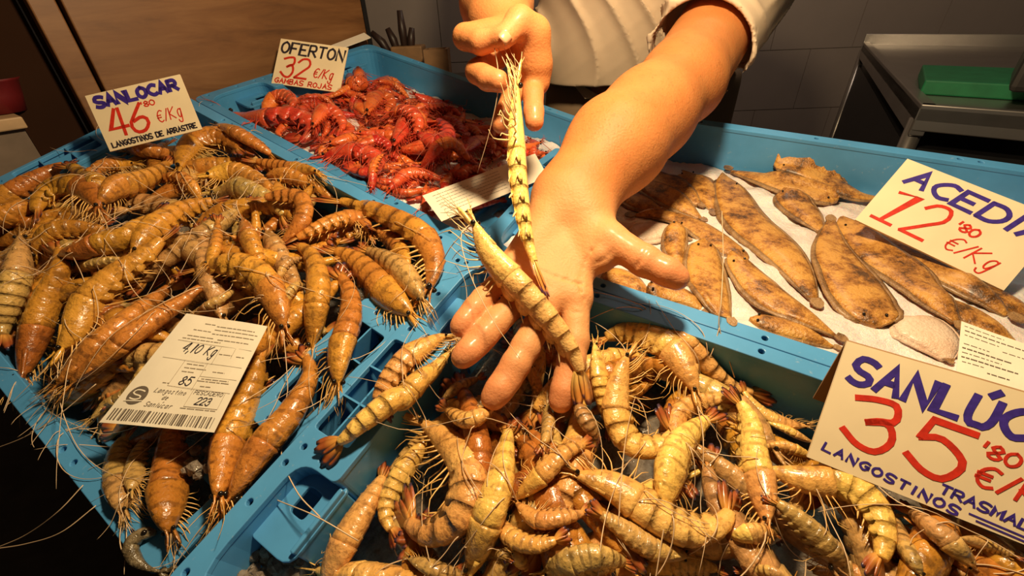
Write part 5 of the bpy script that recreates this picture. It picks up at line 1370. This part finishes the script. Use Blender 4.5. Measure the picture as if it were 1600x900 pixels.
# fine dark hairs on the forearm
axis = elb - wr; al = np.linalg.norm(axis); axd = axis / al; r1 = np.random.default_rng(11)
tpos = (Vh - wr) @ axd / al; cand = np.where((tpos > 0.12) & (tpos < 1.15))[0]; pick = r1.choice(cand, 1500, replace=False); mb = MB(); Vv = []; Ff = []
for k, iv in enumerate(pick):
    p_ = Vh[iv]; nrm = unit(p_ - (wr + axd * (tpos[iv] * al))); tn_ = np.cross(nrm, axd); d_ = unit(-axd * r1.uniform(0.3, 1) + tn_ * r1.normal(0, 0.8) + nrm * 0.25); s_ = unit(np.cross(d_, nrm)) * 0.00007
    l_ = r1.uniform(0.004, 0.010); q_ = p_ - nrm * 0.0006
    Vv += [q_ - s_, q_ + s_, q_ + nrm * 0.00012, q_ + d_ * l_]; Ff += [(4 * k, 4 * k + 1, 4 * k + 3), (4 * k + 1, 4 * k + 2, 4 * k + 3), (4 * k + 2, 4 * k, 4 * k + 3)]
obj('arm_hair', np.array(Vv), Ff, 'hair', person)['kind'] = 'stuff'
# hair cap and eyes (above the picture)
hc = Vol(head - 0.16, head + 0.16, 0.006); hc.ell(head - fd * 0.008 + ud * 0.006, ax, [0.086, 0.103, 0.124], 0.01); hc.cut(head + ud * 0.02, -unit(ud + fd * -0.9)); hc.cut(head + fd * 0.07, unit(fd - ud * 0.5))
Vc, Fcx = hc.mesh(); obj('hair', Vc, Fcx, 'hair', person)
for sd in (-1, 1):
    V, Fc = ball(head + fd * 0.088 + rd_ * sd * 0.033 + ud * 0.012, 0.011, 10, 8); obj('eye', V, Fc, 'eye_black', person)
# nails seen on thumb and middle finger of the pinching hand
def nail(c, d, n, l, w):
    d = unit(d); n = unit(n - d * (n @ d)); s_ = np.cross(d, n); V = []; Fc = []
    for i in range(6):
        for j in range(5):
            x = -1 + 2 * j / 4; y = -1 + 2 * i / 5
            V.append(c + d * y * l * (1 - 0.12 * x * x) + s_ * x * w * (1 - 0.15 * max(0, y) ** 2) + n * (0.0012 - 0.0022 * x * x - 0.0008 * y * y))
    for i in range(5):
        for j in range(4): Fc.append((i * 5 + j, i * 5 + j + 1, (i + 1) * 5 + j + 1, (i + 1) * 5 + j))
    o = obj('fingernail', V, Fc, 'nail', person); m_ = o.modifiers.new('solid', 'SOLIDIFY'); m_.thickness = 0.0008; m_.offset = 0
tn = unit(CAM - J(790, 56, 0.352))
nail(J(790, 57, 0.352) + tn * 0.0112, J(786, 62, 0.352) - J(800, 46, 0.355), tn, 0.0065, 0.0060)

# --- shirt
sl0 = upa + (elb - upa) * 0.30; sdir = unit(elb - upa)
hem_c = J(1090, 84, 0.52)
lo = np.min([sh_l, sh_r, el_r, hip], 0) - 0.20; hi = np.max([sh_l, sh_r, hip, hem_c], 0) + 0.20; lo[0] = min(lo[0], hem_c[0] - 0.12); lo[1] = min(lo[1], hem_c[1] - 0.12); lo[2] = min(lo[2], hem_c[2] - 0.1)
sv = Vol(lo, hi, 0.0042)
[sv.cap(chest + [sx * 0.07, 0.0, -0.02], hip + [sx * 0.085 + 0.015, 0, 0], 0.135, 0.145, 0.06, flat=(np.array([0, 1.0, 0]), 1.1)) for sx in (-1, 0, 1)]; sv.cap(sh_l, sh_r, 0.092, 0.092, 0.05)
sv.cap(hem_c + sdir * 0.03, sh_l, 0.077, 0.095, 0.03); sv.cap(el_r + (sh_r - el_r) * 0.2, sh_r, 0.075, 0.09, 0.03)
# hanging folds
axx = [sv.lo[k] + sv.res * np.arange(sv.n[k]) for k in range(3)]; X, Y, Z = np.meshgrid(*axx, indexing='ij', sparse=True)
w1 = 46 * (X + 0.55 * Z) + 5 * np.sin(9 * Z + 4 * X); w2 = 60 * (Z - 0.7 * X) + 10 * Y
fold = 0.011 * (1 - np.abs(np.sin(w1))) ** 2 * np.clip((hip[0] + 0.10 - X) / 0.15, 0.0, 1) + 0.006 * (1 - np.abs(np.sin(w2))) ** 2 * np.clip((X - hip[0] - 0.02) / 0.12, 0.1, 1)
fold = 0.006 - fold
sv.D = sv.D + fold.astype(np.float32)
hem_n = sdir
XX = np.stack(np.broadcast_arrays(X, Y, Z), -1)
near = np.linalg.norm(XX - hem_c, axis=-1) < 0.16
cutp = ((XX - hem_c) @ hem_n); sv.D = np.where(near, np.maximum(sv.D, cutp), sv.D).astype(np.float32)
del XX, near, cutp
sv.cap(hem_c + sdir * 0.05, hem_c - sdir * 0.05, 0.071, 0.071, 0.002, sub=True)
hz_w = J(985, 126, 0.80)[2]
sv.cut(np.array([0, 0, hz_w]), np.array([0.05, 0, -1.0]))
Vs, Fs = sv.mesh(); obj('shirt', Vs, Fs, 'shirt', person)
# sleeve hem band
rg = []
e1 = unit(np.cross(sdir, [0, 0, 1.0])); e2 = np.cross(sdir, e1)
# --- apron and trousers
av = Vol(np.array([hip[0] - 0.29, hip[1] - 0.2, 0.0]), np.array([hip[0] + 0.30, hip[1] + 0.22, hz_w + 0.04]), 0.009)
[av.cap(np.array([hip[0] + sx * 0.085 + 0.015, hip[1] - 0.004, hz_w - 0.02]), np.array([hip[0] + sx * 0.085 + 0.01, hip[1] + 0.01, hz_w - 0.25]), 0.143, 0.15, 0.05, flat=(np.array([0, 1.0, 0]), 1.1)) for sx in (-1, 0, 1)]; av.cut(np.array([0, 0, hz_w + 0.012]), np.array([0, 0, 1.0]))
for sd in (-1, 1): av.cap(np.array([hip[0] + sd * 0.09, hip[1] + 0.03, hz_w - 0.25]), np.array([hip[0] + sd * 0.1, hip[1] + 0.04, 0.05]), 0.095, 0.06, 0.03)
Vt, Ft = av.mesh(); obj('trousers', Vt, Ft, 'apron', person)
# folded flap of cloth at the waist
fl = Card(at(886, 119, 0.94), at(925, 143, 0.93), at(945, 152, 0.925), at(914, 154, 0.93)); fl.sheet('shirt_flap', 'cuff', 0.002, person, 6, 4)

# ------------------------------------------------------------------ the two prawns held out
pr = random.Random(5)
sp = [J(738, 348, 0.322), J(768, 402, 0.314), J(828, 468, 0.305), J(880, 530, 0.298), J(903, 572, 0.294), J(912, 624, 0.292)]
hd = sp[0]
a1 = crom([hd, J(720, 370, 0.315), J(735, 430, 0.300), J(770, 500, 0.285), J(812, 560, 0.278)], 20)
a2 = crom([hd, J(705, 385, 0.33), J(690, 410, 0.34), J(650, 470, 0.36)], 14)
upn = unit(CAM - J(828, 468, 0.3))
prawn(crom(np.array(sp), 34), upn, 'pale', 28, 0.80, 'big pale prawn lying across the open palm, its tail between the fingers', None, 'prawn', False, True, [a1, a2], 0.16, pr)
sp = [J(806, 128, 0.350), J(806, 200, 0.345), J(811, 290, 0.332), J(826, 380, 0.316), J(852, 452, 0.306)]
a1 = crom([sp[0], J(795, 110, 0.352), J(778, 75, 0.354), J(768, 52, 0.353)], 10); a2 = crom([sp[0], J(800, 105, 0.352), J(786, 72, 0.354), J(773, 50, 0.353)], 10)
a3 = crom([sp[0], J(812, 105, 0.352), J(800, 85, 0.36), J(793, 68, 0.36)], 10); a4 = crom([J(770, 58, 0.353), J(779, 130, 0.36), J(765, 205, 0.375), J(746, 270, 0.39)], 16)
prawn(crom(np.array(sp), 34), upn, 'pale', -66, 0.60, 'slender pale prawn hanging head up from the pinching hand above the palm', None, 'prawn', True, True, [a1, a2, a3, a4], 0.12, pr, 0.6)

# ------------------------------------------------------------------ small things
# little fish on the front corner of the left crate
P, r = heapA.settle([(243, 833), (222, 835), (205, 852), (210, 872), (226, 886), (252, 894)], True, lambda t, Ls: np.interp(t, [0, .1, .3, .6, .85, 1], [.035, .085, .11, .085, .03, .02]) * Ls, sink=0.2)
Pw = FA.ws(P); lf = empty('small_fish', Pw[15], 'tiny dark silvery fish curled on the front corner rim of the left crate', 'fish')
V, Fc, U = tube(Pw, r, 10); obj('body', V, Fc, 'small_fish', lf)
tl = unit(Pw[-1] - Pw[-3]); sdv = np.cross(FA.n, tl)
mb = MB()
for sg in (-1, 1):
    V, Fc, U = leaf(Pw[-1] - tl * 0.002, unit(tl + sdv * sg * 0.5), unit(np.cross(FA.n, tl + sdv * sg * 0.5)), FA.n, 0.012, 0.003, 0.0006); mb.add(V, Fc, U)
mb.build('tail_fin', 'small_fish', lf)
V, Fc = ball(Pw[3] + FA.n * r[3] * 0.9, 0.0022, 8, 6); obj('eye', V, Fc, 'eye_black', lf)
# clumps of melting ice
def ice_clump(c, n, rad, label, seed):
    r1 = random.Random(seed); mb = MB()
    for k in range(n):
        q = np.array(c) + np.array([r1.gauss(0, rad), r1.gauss(0, rad), r1.gauss(0, rad * 0.4)]); s_ = r1.uniform(0.35, 0.8) * rad
        V, Fc = ball(q, [s_ * r1.uniform(.7, 1.2), s_ * r1.uniform(.7, 1.2), s_ * r1.uniform(.6, 1)], 7, 5)
        V = V + np.array([[r1.gauss(0, s_ * 0.10) for _ in range(3)] for _ in range(len(V))]); mb.add(V, Fc)
    o = mb.build('ice_clump', 'ice_clear', None, smooth=False); tag(o, label, 'ice'); o['kind'] = 'stuff'
ice_clump(FD.w(*FD.uv(428, 885, -0.045)[:2], -0.045), 26, 0.011, 'clump of melting ice in the front corner of the foreground crate', 1)
ice_clump(FA.w(*FA.uv(322, 712, -0.004)[:2], -0.004), 22, 0.009, 'clump of melting ice at the front rim below the weight label', 2)
ice_clump(FD.w(*FD.uv(1120, 590, -0.04)[:2], -0.04), 14, 0.008, 'clump of melting ice at the back wall of the foreground crate', 3)
# loose feelers over the rims and the dark edge
def feeler(pts, label, r=0.0005, mat='antenna_pale'):
    V, Fc, U = tube(crom(np.array(pts), 24), r, 4); tag(obj('loose_antenna', V, Fc, mat), label, 'antenna')
feeler([FA.w(*FA.uv(150, 600, 0.02)[:2], 0.02), at(90, 650, 0.40), at(40, 682, 0.40), at(-10, 702, 0.41)], 'pale antenna sticking out over the dark gap, upper of three at the left')
feeler([FA.w(*FA.uv(130, 758, 0.003)[:2], 0.003), at(90, 800, 0.36), at(40, 836, 0.37), at(-10, 858, 0.38)], 'pale antenna sticking out over the dark gap, middle of three at the left')
feeler([FA.w(*FA.uv(150, 790, 0.003)[:2], 0.003), at(95, 832, 0.35), at(40, 850, 0.36), at(-10, 858, 0.37)], 'pale antenna sticking out over the dark gap, lowest of three at the left')
feeler([FC.w(*FC.uv(1128, 330, 0.03)[:2], 0.03), FC.w(*FC.uv(1130, 400, 0.03)[:2], 0.03), FC.w(*FC.uv(1127, 470, 0.02)[:2], 0.02), FC.w(*FC.uv(1124, 512, 0.004)[:2], 0.004), FC.w(*FC.uv(1148, 590, -0.03)[:2], -0.03)], 'long pale antenna running down over the soles to the near rim')
feeler([FC.w(*FC.uv(1124, 512, 0.004)[:2], 0.004), FC.w(*FC.uv(1112, 552, -0.01)[:2], -0.01), FC.w(*FC.uv(1096, 578, -0.03)[:2], -0.03)], 'short pale antenna hanging from the near rim of the right crate')
feeler([FA.w(*FA.uv(360, 735, 0.012)[:2], 0.012), FA.w(*FA.uv(420, 775, 0.006)[:2], 0.006), FD.w(*FD.uv(490, 805, 0.004)[:2], 0.004), FD.w(*FD.uv(560, 845, -0.005)[:2], -0.005)], 'pale antenna lying across the rim corner between the two prawn crates')
feeler([FA.w(*FA.uv(478, 640, 0.012)[:2], 0.012), FA.w(*FA.uv(440, 700, 0.004)[:2], 0.004), FD.w(*FD.uv(462, 765, 0.003)[:2], 0.003), FD.w(*FD.uv(500, 808, 0.004)[:2], 0.004)], 'pale antenna looping over the corner ledge of the foreground crate')
# dark knives in a block and a dark wooden box on a shelf behind the back left crate
shelf_z = at(640, 92, 1.15)[2]
kb = at(634, 80, 1.12); V, Fc = wbox(kb[0] - 0.035, kb[0] + 0.045, kb[1] - 0.02, kb[1] + 0.05, kb[2] - 0.06, kb[2] + 0.012)
blk = empty('knife_block', kb - [0, 0, 0.06], 'wooden block with dark knife handles behind the red shrimp crate', 'knife block')
bevel(obj('block', V, Fc, 'block_wood', blk, smooth=False), 0.004)
for (x, y), hgt, tilt in (((632, 70), 0.105, (0.0, 0)), ((640, 72), 0.07, (0.012, 0)), ((622, 72), 0.07, (-0.02, 0)), ((612, 74), 0.065, (-0.045, 0))):
    q = at(x, y, 1.12); V, Fc, U = tube([q - [0, 0, 0.03], q + [tilt[0] * 0.5, 0, hgt * 0.5 - 0.02], q + [tilt[0], 0, hgt - 0.03]], [0.008, 0.011, 0.007], 6); obj('knife_handle', V, Fc, 'knife_handle', blk)
bx = at(684, 92, 1.05)
wb = empty('wooden_tub', bx - [0, 0, 0.05], 'dark brown open tub behind the red shrimp crate, left of the pinching hand', 'tub')
for x0, x1, y0, y1 in ((-0.028, 0.028, -0.03, -0.024), (-0.028, 0.028, 0.024, 0.03), (-0.028, -0.022, -0.024, 0.024), (0.022, 0.028, -0.024, 0.024)):
    V, Fc = wbox(bx[0] + x0, bx[0] + x1, bx[1] + y0, bx[1] + y1, bx[2] - 0.05, bx[2] + 0.022); obj('side', V, Fc, 'block_wood', wb, smooth=False)
V, Fc = wbox(bx[0] - 0.028, bx[0] + 0.028, bx[1] - 0.03, bx[1] + 0.03, bx[2] - 0.055, bx[2] - 0.05); obj('bottom', V, Fc, 'block_wood', wb, smooth=False)
V, Fc = wbox(min(kb[0], bx[0]) - 0.15, bx[0] + 0.06, min(kb[1], bx[1]) - 0.035, max(kb[1], bx[1]) + 0.12, 0, bx[2] - 0.0555)
tag(obj('back_counter', V, Fc, 'black_plastic', smooth=False), 'black counter block carrying the knife block and brown tub', 'counter')
